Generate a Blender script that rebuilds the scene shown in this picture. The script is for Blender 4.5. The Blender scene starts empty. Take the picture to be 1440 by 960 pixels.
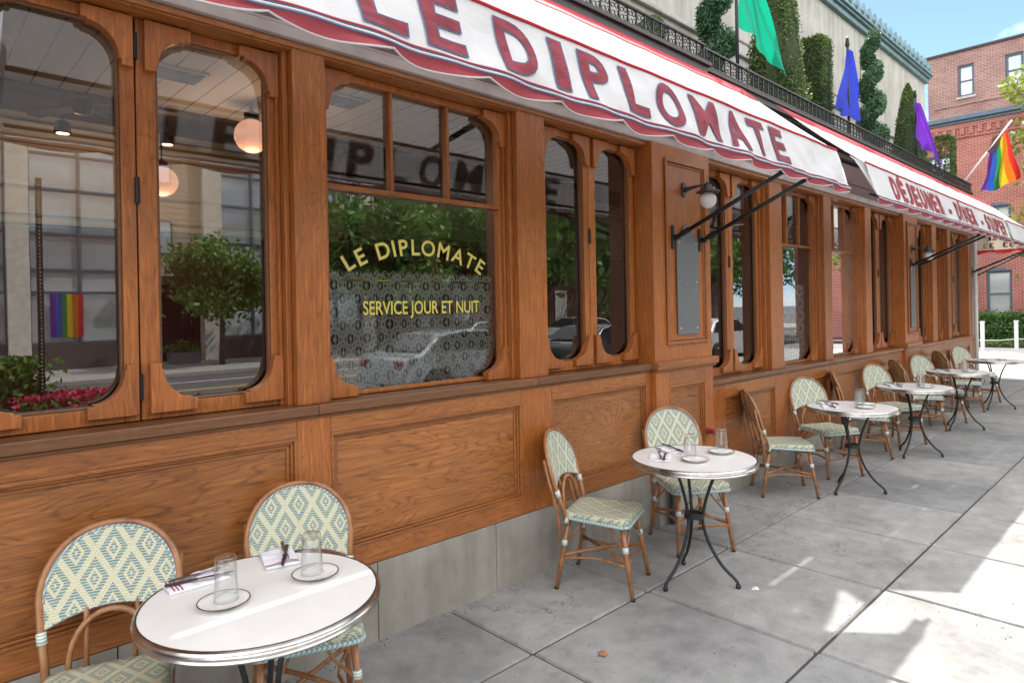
import bpy, bmesh, math, random
from math import sin, cos, pi, radians, sqrt
from mathutils import Vector, Matrix, noise
random.seed(7)
S = bpy.context.scene
COL = S.collection

# ------------------------------------------------------------------ camera
TH, RO, FP, HY = radians(46.37), radians(1.0864), 911.5, 436.1
cam = bpy.data.objects.new("camera", bpy.data.cameras.new("camera"))
COL.objects.link(cam); S.camera = cam
fw = Vector((cos(TH), sin(TH), 0)); rt = Vector((sin(TH), -cos(TH), 0)); up = Vector((0, 0, 1))
# image x axis / y axis after the roll
xr = (rt*cos(RO) - up*sin(RO)).normalized()
yu = (up*cos(RO) + rt*sin(RO)).normalized()
M = Matrix((( xr.x, yu.x, -fw.x, 0), (xr.y, yu.y, -fw.y, 0), (xr.z, yu.z, -fw.z, 0), (0, 0, 0, 1)))
cam.matrix_world = Matrix.Translation((0, -2.95, 1.70)) @ M
cam.data.sensor_width = 36.0
cam.data.lens = 36.0*FP/1440.0
cam.data.shift_y = (HY-480.0)/1440.0
cam.data.clip_start = 0.05; cam.data.clip_end = 3000

# ------------------------------------------------------------------ world, sun, exposure
SX, SY = 0.66, 0.36                      # towards the sun, per metre of height
el = math.atan(1/sqrt(SX*SX+SY*SY)); az = math.atan2(SX, SY)
W = bpy.data.worlds.new("World"); S.world = W; W.use_nodes = True
nt = W.node_tree; nt.nodes.clear()
def wn(t, **k):
    n = nt.nodes.new(t)
    for a, b in k.items(): setattr(n, a, b)
    return n
sky = wn('ShaderNodeTexSky', sky_type='NISHITA', sun_disc=False, sun_elevation=el, sun_rotation=az,
         air_density=0.42, dust_density=0.1, ozone_density=3.0)
tc = wn('ShaderNodeTexCoord'); mp = wn('ShaderNodeMapping'); mp.inputs['Scale'].default_value = (1, 1, 2.2)
mp.inputs['Location'].default_value = (0.6, 0.2, 0.35)
nz = wn('ShaderNodeTexNoise'); nz.inputs['Scale'].default_value = 2.6; nz.inputs['Detail'].default_value = 9; nz.inputs['Roughness'].default_value = 0.58
cr = wn('ShaderNodeValToRGB'); cr.color_ramp.elements[0].position = 0.46; cr.color_ramp.elements[1].position = 0.60
mx = wn('ShaderNodeMix', data_type='RGBA'); mx.inputs['B'].default_value = (7.6, 7.6, 7.7, 1)
bg = wn('ShaderNodeBackground'); bg.inputs['Strength'].default_value = 0.10
out = wn('ShaderNodeOutputWorld')
L = nt.links.new
L(tc.outputs['Generated'], mp.inputs['Vector']); L(mp.outputs[0], nz.inputs['Vector']); 
gd = (fw + rt*0.50 + up*0.47).normalized()          # a clear opening in the cloud over the far end of the street
vd = wn('ShaderNodeVectorMath', operation='DISTANCE'); vd.inputs[1].default_value = gd
mr = wn('ShaderNodeMapRange'); mr.inputs['From Min'].default_value = 0.10; mr.inputs['From Max'].default_value = 0.42; mr.inputs['To Min'].default_value = -0.10; mr.inputs['To Max'].default_value = 0.12
ad = wn('ShaderNodeMath', operation='ADD')
L(tc.outputs['Generated'], vd.inputs[0]); L(vd.outputs['Value'], mr.inputs['Value']); L(mr.outputs[0], ad.inputs[0]); L(nz.outputs['Fac'], ad.inputs[1]); L(ad.outputs[0], cr.inputs['Fac'])
L(cr.outputs['Color'], mx.inputs['Factor']); L(sky.outputs[0], mx.inputs['A']); L(mx.outputs['Result'], bg.inputs['Color']); L(bg.outputs[0], out.inputs['Surface'])
sun = bpy.data.objects.new("sun", bpy.data.lights.new("sun", 'SUN')); COL.objects.link(sun)
sun.data.energy = 2.1; sun.data.angle = radians(0.5); sun.data.color = (1.0, 0.95, 0.88)
sun.rotation_euler = Vector((SX, SY, 1)).to_track_quat('Z', 'Y').to_euler()
S.view_settings.view_transform = 'Standard'; S.view_settings.look = 'None'
S.view_settings.exposure = 2.0; S.view_settings.gamma = 1.0
S.cycles.max_bounces = 10; S.cycles.diffuse_bounces = 5; S.cycles.glossy_bounces = 4
S.cycles.transparent_max_bounces = 16; S.cycles.transmission_bounces = 8
S.cycles.caustics_reflective = False; S.cycles.caustics_refractive = False

# ------------------------------------------------------------------ materials
class N:
    """small helper round a node tree"""
    def __init__(s, name):
        s.m = bpy.data.materials.new(name); s.m.use_nodes = True
        s.t = s.m.node_tree; s.b = s.t.nodes['Principled BSDF']; s.o = s.t.nodes['Material Output']
    def n(s, typ, ins=None, **k):
        n = s.t.nodes.new(typ)
        for a, b in k.items(): setattr(n, a, b)
        for a, b in (ins or {}).items():
            if hasattr(b, 'is_output') or isinstance(b, bpy.types.NodeSocket): s.t.links.new(b, n.inputs[a])
            else: n.inputs[a].default_value = b
        return n
    def l(s, a, b): s.t.links.new(a, b)
    def math(s, op, a, b=None, c=None):
        n = s.t.nodes.new('ShaderNodeMath'); n.operation = op
        for i, v in enumerate((a, b, c)):
            if v is None: continue
            if isinstance(v, bpy.types.NodeSocket): s.t.links.new(v, n.inputs[i])
            else: n.inputs[i].default_value = v
        return n.outputs[0]
    def mix(s, f, a, b, bt='MIX'):
        n = s.t.nodes.new('ShaderNodeMix'); n.data_type = 'RGBA'; n.blend_type = bt
        for k, v in (('Factor', f), ('A', a), ('B', b)):
            i = n.inputs[k]
            if isinstance(v, bpy.types.NodeSocket): s.t.links.new(v, i)
            elif k == 'Factor': i.default_value = v
            else: i.default_value = (*v, 1)
        return n.outputs['Result']
    def ramp(s, f, stops):
        n = s.t.nodes.new('ShaderNodeValToRGB'); e = n.color_ramp.elements
        while len(e) < len(stops): e.new(0.5)
        for q, (p, c) in zip(e, stops): q.position = p; q.color = (*c, 1) if len(c) == 3 else c
        s.l(f, n.inputs[0]); return n.outputs[0]
    def coord(s, scale=(1, 1, 1), kind='Object', rot=(0, 0, 0), loc=(0, 0, 0)):
        c = s.n('ShaderNodeTexCoord'); m = s.n('ShaderNodeMapping', {'Vector': c.outputs[kind], 'Scale': scale, 'Rotation': rot, 'Location': loc}); return m.outputs[0]
    def noise(s, v, scale, detail=4, rough=0.5, dist=0.0):
        return s.n('ShaderNodeTexNoise', {'Vector': v, 'Scale': scale, 'Detail': detail, 'Roughness': rough, 'Distortion': dist}).outputs['Fac']
    def bump(s, h, st=0.3, d=0.01):
        b = s.n('ShaderNodeBump', {'Height': h, 'Strength': st, 'Distance': d}); s.l(b.outputs[0], s.b.inputs['Normal'])
    def set(s, **k):
        for a, b in k.items():
            i = s.b.inputs[a.replace('_', ' ')]
            if isinstance(b, bpy.types.NodeSocket): s.l(b, i)
            elif isinstance(b, tuple) and len(b) == 3 and i.type == 'RGBA': i.default_value = (*b, 1)
            else: i.default_value = b
        return s

def plain(name, c, rough=0.5, metal=0.0, var=0.15, vs=6.0, bump=0.0, **k):
    q = N(name); v = q.coord()
    f = q.noise(v, vs, 5)
    lo = tuple(x*(1-var) for x in c); hi = tuple(min(1, x*(1+var)) for x in c)
    q.set(Base_Color=q.ramp(f, [(0.3, lo), (0.7, hi)]), Roughness=rough, Metallic=metal, **k)
    if bump: q.bump(q.noise(v, vs*6, 4), bump, 0.004)
    return q.m

def wood(name, axis, dark=(0.10, 0.028, 0.008), lite=(0.47, 0.178, 0.048), stretch=9.0, seed=0.0, cath=0.45):
    """varnished oak; axis = grain direction"""
    q = N(name)
    sc = [stretch*3.2]*3; sc['xyz'.index(axis)] = 1.6
    rnd = q.n('ShaderNodeObjectInfo').outputs['Random']
    off = q.n('ShaderNodeCombineXYZ', {'X': q.math('MULTIPLY', rnd, 37.0), 'Y': q.math('MULTIPLY', rnd, 11.0), 'Z': q.math('MULTIPLY', rnd, 23.0)}).outputs[0]
    tcn = q.n('ShaderNodeTexCoord').outputs['Object']
    v0 = q.n('ShaderNodeVectorMath', {0: tcn, 1: off}, operation='ADD').outputs[0]
    v = q.n('ShaderNodeMapping', {'Vector': v0, 'Scale': sc}).outputs[0]
    # cathedral figure: contour lines of a stretched noise field
    s2 = [4.6]*3; s2['xyz'.index(axis)] = 0.8
    vc = q.n('ShaderNodeMapping', {'Vector': v0, 'Scale': s2, 'Location': (seed, seed*1.7, seed*.6)}).outputs[0]
    cn = q.noise(vc, 1.0, 3.0, 0.5, 0.5)
    rings = q.math('FRACT', q.math('MULTIPLY', cn, 26.0))
    rings = q.math('ABSOLUTE', q.math('SUBTRACT', rings, 0.5))
    rings = q.math('MULTIPLY', rings, 2.0)
    fine = q.noise(v, 3.0, 5, 0.65)
    pores = q.noise(q.n('ShaderNodeMapping', {'Vector': v0, 'Scale': [a*3.4 if a > 2 else a*3.0 for a in sc]}).outputs[0], 2.0, 3, 0.6)
    big = q.noise(v0, 0.9, 3)
    mid = tuple((a*0.42+b*0.58) for a, b in zip(dark, lite))
    c = q.ramp(fine, [(0.25, tuple(x*.8 for x in mid)), (0.5, mid), (0.72, lite)])
    rr = q.ramp(rings, [(0.0, (1, 1, 1)), (0.30, (0.25, 0.25, 0.25)), (0.6, (0, 0, 0))])
    streak = q.ramp(q.noise(q.n('ShaderNodeMapping', {'Vector': v0, 'Scale': [a*5 if a > 2 else a*5 for a in sc]}).outputs[0], 1.0, 4, 0.7), [(0.38, (0.15,)*3), (0.6, (1, 1, 1))])
    c = q.mix(q.math('MULTIPLY', q.math('MULTIPLY', rr, streak), cath*1.35), c, dark)
    pr = q.ramp(pores, [(0.60, (0, 0, 0)), (0.72, (1, 1, 1))])
    c = q.mix(q.math('MULTIPLY', pr, 0.55), c, tuple(x*0.55 for x in dark))
    tone = q.ramp(big, [(0.3, (0.80, 0.74, 0.70)), (0.7, (1.10, 1.08, 1.05))])
    c = q.mix(1.0, c, tone, 'MULTIPLY')
    tone2 = q.ramp(rnd, [(0.0, (0.86, 0.84, 0.82)), (1.0, (1.12, 1.1, 1.06))])
    c = q.mix(1.0, c, tone2, 'MULTIPLY')
    q.set(Base_Color=c, Roughness=q.ramp(fine, [(0.2, (0.30,)*3), (0.8, (0.48,)*3)]), Coat_Weight=0.08, Coat_Roughness=0.3)
    q.bump(q.math('ADD', fine, q.math('MULTIPLY', rings, 0.25)), 0.22, 0.0025)
    return q.m

MT = {}
MT['oak_h'] = wood('oak horizontal', 'x')
MT['oak_v'] = wood('oak vertical', 'z', lite=(0.53, 0.178, 0.038), cath=0.4)
MT['oak_panel'] = wood('oak panel', 'x', dark=(0.085, 0.025, 0.008), lite=(0.49, 0.195, 0.055), stretch=9, cath=0.6)
MT['oak_dark'] = wood('oak weathered', 'x', dark=(0.07, 0.028, 0.012), lite=(0.24, 0.105, 0.042), cath=0.3)
MT['trim'] = plain('painted trim', (0.42, 0.36, 0.35), 0.5)
MT['fascia'] = plain('mauve fascia', (0.27, 0.185, 0.175), 0.6, var=0.06)
MT['iron'] = plain('black iron', (0.018, 0.019, 0.021), 0.42, 0.3, var=0.3)
MT['cornice'] = plain('dark cornice', (0.035, 0.026, 0.028), 0.5)
MT['pewter'] = plain('grey lamp metal', (0.10, 0.105, 0.115), 0.35, 0.7)
MT['plaque'] = plain('grey metal plate', (0.16, 0.17, 0.18), 0.42, 0.35, var=0.06, vs=3)
MT['screw'] = plain('bright screw', (0.7, 0.68, 0.64), 0.25, 0.9)
MT['chrome'] = plain('worn chrome', (0.55, 0.53, 0.50), 0.22, 1.0, var=0.2, vs=20)
MT['steel'] = plain('dark cutlery steel', (0.16, 0.14, 0.14), 0.25, 0.9)
MT['porcelain'] = plain('porcelain', (0.78, 0.77, 0.74), 0.18, var=0.02)
MT['line'] = plain('dark rim line', (0.035, 0.025, 0.02), 0.3)
MT['tabletop'] = plain('white laminate', (0.74, 0.73, 0.71), 0.28, var=0.045, vs=7.0)
MT['linen'] = plain('white linen', (0.76, 0.75, 0.80), 0.8, var=0.05, bump=0.2)
MT['redstitch'] = plain('red stripe', (0.28, 0.015, 0.04), 0.8)
MT['leaf_dry'] = plain('dry leaf', (0.32, 0.16, 0.07), 0.7)
MT['paper'] = plain('paper scrap', (0.75, 0.73, 0.68), 0.8)
MT['redpaint'] = plain('red enamel', (0.25, 0.02, 0.03), 0.35)
MT['brass'] = plain('brass', (0.62, 0.45, 0.16), 0.3, 0.8)
MT['gold'] = plain('gold leaf', (0.62, 0.52, 0.10), 0.45, var=0.1)
MT['black'] = plain('black paint', (0.01, 0.01, 0.01), 0.4)
MT['bluegrey'] = plain('blue grey joinery', (0.085, 0.12, 0.16), 0.5)
MT['teal'] = plain('teal cornice', (0.10, 0.19, 0.21), 0.55, var=0.25)
MT['whitepaint'] = plain('white paint', (0.78, 0.78, 0.77), 0.5, var=0.03)
MT['cream'] = plain('cream plaster', (0.50, 0.43, 0.33), 0.8, var=0.06)
MT['maroon'] = plain('maroon paint', (0.12, 0.018, 0.016), 0.5)
MT['umber'] = plain('dark brown paint', (0.035, 0.018, 0.012), 0.5)
MT['soil'] = plain('soil', (0.03, 0.02, 0.012), 0.9)
MT['asphalt'] = plain('asphalt', (0.12, 0.12, 0.122), 0.85, var=0.2, vs=3, bump=0.3)
MT['kerb'] = plain('kerb stone', (0.36, 0.35, 0.33), 0.8, bump=0.3)
MT['paint_yellow'] = plain('road yellow', (0.62, 0.42, 0.08), 0.7)
MT['rubber'] = plain('rubber', (0.02, 0.02, 0.02), 0.8)
MT['carglass'] = plain('car glass', (0.02, 0.025, 0.03), 0.05)
MT['zinc'] = plain('zinc planter', (0.20, 0.21, 0.22), 0.5, 0.3)

def fabric(name, c, trans=0.35, bumpst=0.25, stain=0.07):
    q = N(name); v = q.coord()
    f = q.noise(v, 3.5, 6, 0.6); lo = tuple(x*(1-stain*2) for x in c)
    col = q.ramp(f, [(0.3, lo), (0.62, c)])
    q.set(Base_Color=col, Roughness=0.75)
    w = q.noise(v, 160, 2); wr = q.noise(q.coord((1.0, 1, 2.4), rot=(0, 0.5, 0)), 5.0, 4, 0.5, 0.6)
    q.bump(q.math('ADD', q.math('MULTIPLY', w, 0.03), wr), bumpst, 0.03)
    if trans:
        tr = q.n('ShaderNodeBsdfTranslucent', {'Color': col}); ms = q.n('ShaderNodeMixShader', {0: trans, 1: q.b.outputs[0], 2: tr.outputs[0]})
        q.l(ms.outputs[0], q.o.inputs['Surface'])
    return q.m
MT['canvas'] = fabric('white canvas', (0.76, 0.76, 0.77), 0.30)
MT['canvas_red'] = fabric('red canvas', (0.55, 0.03, 0.05), 0.25)
MT['canvas_pink'] = fabric('faded red canvas', (0.56, 0.10, 0.13), 0.25)
def letter_mat(name, c):
    q = N(name); v = q.coord((1, 1, 3.2), rot=(0, 0.12, 0))
    f = q.noise(v, 9, 4, 0.55, 0.4)
    q.set(Base_Color=q.ramp(f, [(0.36, tuple(x*0.8 for x in c)), (0.5, c), (0.56, tuple(min(1, x*1.25+.01) for x in c)), (0.64, c)]), Roughness=0.7)
    tr = q.n('ShaderNodeBsdfTranslucent', {'Color': (*c, 1)}); ms = q.n('ShaderNodeMixShader', {0: 0.35, 1: q.b.outputs[0], 2: tr.outputs[0]}); q.l(ms.outputs[0], q.o.inputs['Surface']); return q.m
MT['letter_red'] = letter_mat('faded red lettering', (0.30, 0.035, 0.055))
MT['letter_darkred'] = letter_mat('dark red lettering', (0.36, 0.03, 0.045))
MT['letter_blue'] = plain('blue outline', (0.06, 0.085, 0.19), 0.7)
for nme, c in dict(green=(0.0, 0.42, 0.25), blue=(0.03, 0.055, 0.55), purple=(0.19, 0.03, 0.55)).items():
    MT['flag_'+nme] = fabric('flag '+nme, c, 0.4, 0.12, 0.05)
for nme, c in dict(red=(0.65, 0.03, 0.03), orange=(0.75, 0.2, 0.01), yellow=(0.75, 0.55, 0.02), green=(0.03, 0.28, 0.07), blue=(0.03, 0.1, 0.5), violet=(0.16, 0.03, 0.35),
                   white=(.8, .8, .8), pink=(.75, .4, .45), sky=(.3, .6, .75), brown=(.2, .1, .05), black=(.02, .02, .02)).items():
    MT['stripe_'+nme] = fabric('pride '+nme, c, 0.35, 0.1, 0.04)

def rattan():
    q = N('rattan cane'); v = q.coord((1, 1, 1)); f = q.noise(v, 14, 4); g = q.noise(q.coord((60, 60, 5)), 3, 3)
    c = q.ramp(f, [(0.3, (0.20, 0.075, 0.028)), (0.55, (0.36, 0.16, 0.062)), (0.8, (0.48, 0.25, 0.11))])
    c = q.mix(q.math('MULTIPLY', g, 0.25), c, (0.14, 0.05, 0.02))
    q.set(Base_Color=c, Roughness=0.38, Coat_Weight=0.2); q.bump(g, 0.15, 0.002); return q.m
MT['rattan'] = rattan()

def weave(name, cream, blue, cu, cv, rings, dash):
    """woven diamonds in two colours, driven by UV in metres"""
    q = N(name); uv = q.n('ShaderNodeTexCoord').outputs['UV']; s = q.n('ShaderNodeSeparateXYZ', {0: uv}); u, v = s.outputs[0], s.outputs[1]
    def cell(x, p, o=0.0):
        f = q.math('FRACT', q.math('ADD', q.math('DIVIDE', x, p), o)); return q.math('MULTIPLY', q.math('ABSOLUTE', q.math('SUBTRACT', f, 0.5)), 2.0)
    a = cell(u, cu, 0.5); b = cell(v, cv, 0.5)
    d = q.math('ADD', a, b)
    e = q.math('MINIMUM', d, q.math('SUBTRACT', 2.0, d))
    core = q.math('MULTIPLY', q.math('LESS_THAN', e, 0.27), q.math('GREATER_THAN', e, 0.09))
    band = q.math('LESS_THAN', q.math('ABSOLUTE', q.math('SUBTRACT', e, 0.62)), 0.17)
    inr = q.math('MAXIMUM', core, band)
    # weave strands: rows in v, staggered columns in u
    row = q.math('FRACT', q.math('DIVIDE', v, dash)); rowm = q.math('LESS_THAN', row, 0.62)
    blue_m = q.math('MULTIPLY', inr, rowm)
    c = q.mix(blue_m, cream, blue)
    f = q.noise(q.n('ShaderNodeMapping', {'Vector': uv, 'Scale': (1, 1, 1)}).outputs[0], 30, 3)
    c = q.mix(q.math('MULTIPLY', f, 0.35), c, tuple(x*0.75 for x in cream))
    colr = q.math('FRACT', q.math('ADD', q.math('DIVIDE', u, 0.009), q.math('MULTIPLY', q.math('FLOOR', q.math('DIVIDE', v, dash)), 0.5)))
    hh = q.math('MULTIPLY', q.math('SINE', q.math('MULTIPLY', row, pi)), q.math('SINE', q.math('MULTIPLY', colr, pi)))
    gap = q.math('LESS_THAN', hh, 0.10)
    c = q.mix(q.math('MULTIPLY', gap, 0.45), c, (0.13, 0.11, 0.07))
    q.set(Base_Color=c, Roughness=0.45); q.bump(hh, 0.6, 0.003); return q.m
MT['weave_back'] = weave('woven backrest', (0.68, 0.66, 0.47), (0.06, 0.20, 0.27), 0.118, 0.19, 2.0, 0.0095)
MT['weave_seat'] = weave('woven seat', (0.66, 0.64, 0.45), (0.07, 0.20, 0.26), 0.118, 0.15, 2.0, 0.0095)
MT['weave_rear'] = weave('woven rear', (0.58, 0.47, 0.26), (0.16, 0.14, 0.08), 0.06, 0.09, 2.0, 0.010)
def bind():
    q = N('blue and cream binding'); s = q.n('ShaderNodeSeparateXYZ', {0: q.n('ShaderNodeTexCoord').outputs['Object']})
    t = q.math('ADD', q.math('ADD', s.outputs[0], s.outputs[1]), s.outputs[2])
    m = q.math('LESS_THAN', q.math('FRACT', q.math('DIVIDE', t, 0.019)), 0.6)
    q.set(Base_Color=q.mix(m, (0.60, 0.60, 0.50), (0.17, 0.33, 0.42)), Roughness=0.5); return q.m
MT['binding'] = bind()
def wrapm():
    q = N('leg wrap'); s = q.n('ShaderNodeSeparateXYZ', {0: q.n('ShaderNodeTexCoord').outputs['Object']})
    m = q.math('LESS_THAN', q.math('FRACT', q.math('DIVIDE', s.outputs[2], 0.011)), 0.35)
    q.set(Base_Color=q.mix(m, (0.70, 0.71, 0.64), (0.22, 0.38, 0.36)), Roughness=0.5); return q.m
MT['wrap'] = wrapm()

def concrete():
    q = N('sidewalk concrete'); v = q.coord(); at = q.n('ShaderNodeAttribute', attribute_name='tone').outputs['Fac']
    big = q.noise(v, 1.1, 5, 0.6); med = q.noise(v, 7, 5, 0.65); fine = q.noise(v, 210, 3, 0.6); sp = q.noise(v, 75, 2, 0.5)
    c = q.ramp(big, [(0.25, (0.17, 0.168, 0.165)), (0.5, (0.29, 0.287, 0.28)), (0.8, (0.38, 0.375, 0.36))])
    c = q.mix(1.0, c, q.ramp(med, [(0.25, (0.66,)*3), (0.45, (0.92,)*3), (0.65, (1.10,)*3)]), 'MULTIPLY')
    c = q.mix(1.0, c, q.ramp(fine, [(0.3, (0.62,)*3), (0.7, (1.25,)*3)]), 'MULTIPLY')
    c = q.mix(1.0, c, q.ramp(at, [(0.0, (0.84, 0.85, 0.87)), (1.0, (1.10, 1.09, 1.07))]), 'MULTIPLY')
    vo = q.n('ShaderNodeTexVoronoi', {'Vector': q.n('ShaderNodeVectorMath', {0: v, 1: q.n('ShaderNodeTexNoise', {'Vector': v, 'Scale': 12.0}).outputs['Color']}, operation='ADD').outputs[0], 'Scale': 2.6}, feature='F1')
    spot = q.math('LESS_THAN', vo.outputs['Distance'], 0.045)
    vo2 = q.n('ShaderNodeTexVoronoi', {'Vector': v, 'Scale': 9.0}, feature='F1'); sp2 = q.math('LESS_THAN', vo2.outputs['Distance'], q.math('MULTIPLY', q.noise(v, 1.7, 2), 0.10)); c = q.mix(q.math('MULTIPLY', sp2, 0.5), c, (0.10, 0.10, 0.10))
    c = q.mix(q.math('MULTIPLY', spot, 0.6), c, (0.09, 0.09, 0.09))
    c = q.mix(q.ramp(sp, [(0.70, (0, 0, 0)), (0.76, (1, 1, 1))]), c, (0.42, 0.41, 0.39))
    ce = q.n('ShaderNodeTexVoronoi', {'Vector': q.n('ShaderNodeVectorMath', {0: v, 1: q.n('ShaderNodeTexNoise', {'Vector': v, 'Scale': 4.0, 'Detail': 6.0}).outputs['Color']}, operation='ADD').outputs[0], 'Scale': 0.55}, feature='DISTANCE_TO_EDGE')
    crk = q.math('MULTIPLY', q.math('LESS_THAN', ce.outputs['Distance'], 0.0022), q.math('GREATER_THAN', q.noise(v, 0.6, 1), 0.60))
    c = q.mix(q.math('MULTIPLY', crk, 0.7), c, (0.07, 0.07, 0.07))
    q.set(Base_Color=c, Roughness=0.85); q.bump(q.math('ADD', fine, q.math('MULTIPLY', med, 0.8)), 0.28, 0.004); return q.m
MT['concrete'] = concrete()
def stone():
    q = N('base stone'); v = q.coord(); big = q.noise(v, 2.2, 6, 0.65); fine = q.noise(v, 60, 4, 0.6)
    vert = q.noise(q.coord((6, 6, 0.8)), 1.5, 4)
    c = q.ramp(big, [(0.25, (0.25, 0.235, 0.205)), (0.55, (0.38, 0.365, 0.33)), (0.8, (0.46, 0.45, 0.42))])
    c = q.mix(1.0, c, q.ramp(vert, [(0.3, (0.82, 0.80, 0.77)), (0.6, (1.03,)*3)]), 'MULTIPLY'); c = q.mix(1.0, c, (0.85, 0.83, 0.80), 'MULTIPLY')
    pits = q.ramp(q.noise(v, 95, 2), [(0.68, (0, 0, 0)), (0.74, (1, 1, 1))])
    c = q.mix(q.math('MULTIPLY', pits, 0.5), c, (0.12, 0.11, 0.10))
    q.set(Base_Color=c, Roughness=0.8); q.bump(fine, 0.25, 0.004); return q.m
MT['stone'] = stone()
def stucco():
    q = N('pale upper wall'); v = q.coord(); c = q.ramp(q.noise(v, 1.6, 6, 0.7), [(0.25, (0.36, 0.35, 0.31)), (0.6, (0.50, 0.485, 0.44)), (0.8, (0.55, 0.54, 0.50))])
    st = q.noise(q.coord((5, 5, 0.5)), 1.4, 5); c = q.mix(1.0, c, q.ramp(st, [(0.3, (0.80, 0.79, 0.77)), (0.6, (1.04,)*3)]), 'MULTIPLY')
    vo = q.n('ShaderNodeTexVoronoi', {'Vector': v, 'Scale': 1.9}, feature='F1'); c = q.mix(q.math('LESS_THAN', vo.outputs['Distance'], 0.06), c, (0.19, 0.17, 0.15))
    q.set(Base_Color=c, Roughness=0.9); q.bump(q.noise(v, 25, 5), 0.3, 0.01); return q.m
MT['stucco'] = stucco()
def brick(name, c1, c2, mortar, plane='yz'):
    q = N(name); s = q.n('ShaderNodeSeparateXYZ', {0: q.n('ShaderNodeTexCoord').outputs['Object']})
    a = s.outputs['xyz'.index(plane[0])]; b = s.outputs['xyz'.index(plane[1])]
    v = q.n('ShaderNodeCombineXYZ', {0: a, 1: b}).outputs[0]
    br = q.n('ShaderNodeTexBrick', {'Vector': v, 'Color1': (*c1, 1), 'Color2': (*c2, 1), 'Mortar': (*mortar, 1), 'Scale': 1.0, 'Mortar Size': 0.010, 'Brick Width': 0.22, 'Row Height': 0.075, 'Bias': 0.0})
    c = q.mix(1.0, br.outputs['Color'], q.ramp(q.noise(v, 0.8, 5), [(0.3, (0.78, 0.76, 0.76)), (0.7, (1.12, 1.12, 1.12))]), 'MULTIPLY')
    q.set(Base_Color=c, Roughness=0.85); q.bump(br.outputs['Fac'], -0.4, 0.006); return q.m
MT['brick_red'] = brick('red brick', (0.40, 0.085, 0.06), (0.26, 0.06, 0.045), (0.42, 0.30, 0.26))
MT['brick_pink'] = brick('pinkish brick', (0.36, 0.17, 0.135), (0.24, 0.105, 0.085), (0.40, 0.34, 0.31))
MT['brick_brown'] = brick('brown brick', (0.20, 0.08, 0.05), (0.13, 0.05, 0.035), (0.2, 0.16, 0.14), 'xz')
def leafm(name, c):
    q = N(name); at = q.n('ShaderNodeAttribute', attribute_name='tone').outputs['Fac']
    col = q.ramp(at, [(0.0, tuple(x*0.45 for x in c)), (0.5, c), (1.0, tuple(min(1, x*1.9) for x in c))])
    q.set(Base_Color=col, Roughness=0.5)
    tr = q.n('ShaderNodeBsdfTranslucent', {'Color': col}); ms = q.n('ShaderNodeMixShader', {0: 0.3, 1: q.b.outputs[0], 2: tr.outputs[0]}); q.l(ms.outputs[0], q.o.inputs['Surface'])
    return q.m
MT['leaf_conifer'] = leafm('blue green conifer leaf', (0.085, 0.17, 0.085))
MT['leaf_box'] = leafm('boxwood leaf', (0.11, 0.17, 0.045))
MT['leaf_tree'] = leafm('street tree leaf', (0.13, 0.25, 0.05))
MT['leaf_yellow'] = leafm('yellow green leaf', (0.22, 0.26, 0.05))
MT['leaf_hedge'] = leafm('hedge leaf', (0.09, 0.18, 0.045))
MT['petal'] = leafm('pink petals', (0.55, 0.05, 0.10))
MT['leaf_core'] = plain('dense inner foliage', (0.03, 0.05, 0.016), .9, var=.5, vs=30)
MT['bark'] = plain('bark', (0.09, 0.07, 0.055), 0.9, var=0.3, bump=0.6)
MT['grass'] = leafm('grass blade', (0.10, 0.17, 0.03))
def glassm(name='window glass', ior=2.3, tint=(0.96, 0.97, 0.96)):
    q = N(name); t = q.n('ShaderNodeBsdfTransparent', {'Color': (*tint, 1)}); g = q.n('ShaderNodeBsdfGlossy', {'Roughness': 0.0, 'Color': (0.97, 0.98, 0.98, 1)})
    f = q.n('ShaderNodeFresnel', {'IOR': ior}); lw = q.n('ShaderNodeBump', {'Height': q.noise(q.coord(), 0.8, 1), 'Strength': 0.05, 'Distance': 0.02})
    q.l(lw.outputs[0], g.inputs['Normal'])
    m = q.n('ShaderNodeMixShader', {0: f.outputs[0], 1: t.outputs[0], 2: g.outputs[0]}); q.l(m.outputs[0], q.o.inputs['Surface']); return q.m
MT['glass'] = glassm()
def farglass():
    q = N('building glass'); s = q.noise(q.coord((0.2, 0.2, 0.6)), 1.2, 3)
    q.set(Base_Color=q.ramp(s, [(0.3, (0.35, 0.42, 0.44)), (0.7, (0.70, 0.76, 0.78))]), Roughness=0.08, Metallic=0.35); return q.m
MT['farglass'] = farglass()
q = N('drinking glass'); t_ = q.n('ShaderNodeBsdfTransparent', {'Color': (0.975, 0.98, 0.98, 1)}); g_ = q.n('ShaderNodeBsdfGlossy', {'Roughness': 0.02})
f_ = q.n('ShaderNodeLayerWeight', {'Blend': 0.28}); fr_ = q.math('ADD', q.math('MULTIPLY', q.math('POWER', f_.outputs['Facing'], 1.6), 0.9), 0.06)
m_ = q.n('ShaderNodeMixShader', {0: fr_, 1: t_.outputs[0], 2: g_.outputs[0]}); q.l(m_.outputs[0], q.o.inputs['Surface'])
MT['tumbler'] = q.m
def opal(name, c, e, colr=(1, 1, 1)):
    q = N(name); q.set(Base_Color=c, Roughness=0.12)
    if e: q.b.inputs['Emission Color'].default_value = (*colr, 1); q.b.inputs['Emission Strength'].default_value = e
    return q.m
MT['opal_off'] = opal('opal glass unlit', (0.78, 0.76, 0.74), 0)
MT['opal_lit'] = opal('opal globe lit', (0.60, 0.27, 0.15), 0.17, (1.0, 0.50, 0.33))
MT['bulb'] = opal('spot bulb lit', (0.8, 0.6, 0.4), 3.0, (1.0, 0.45, 0.2))
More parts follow.
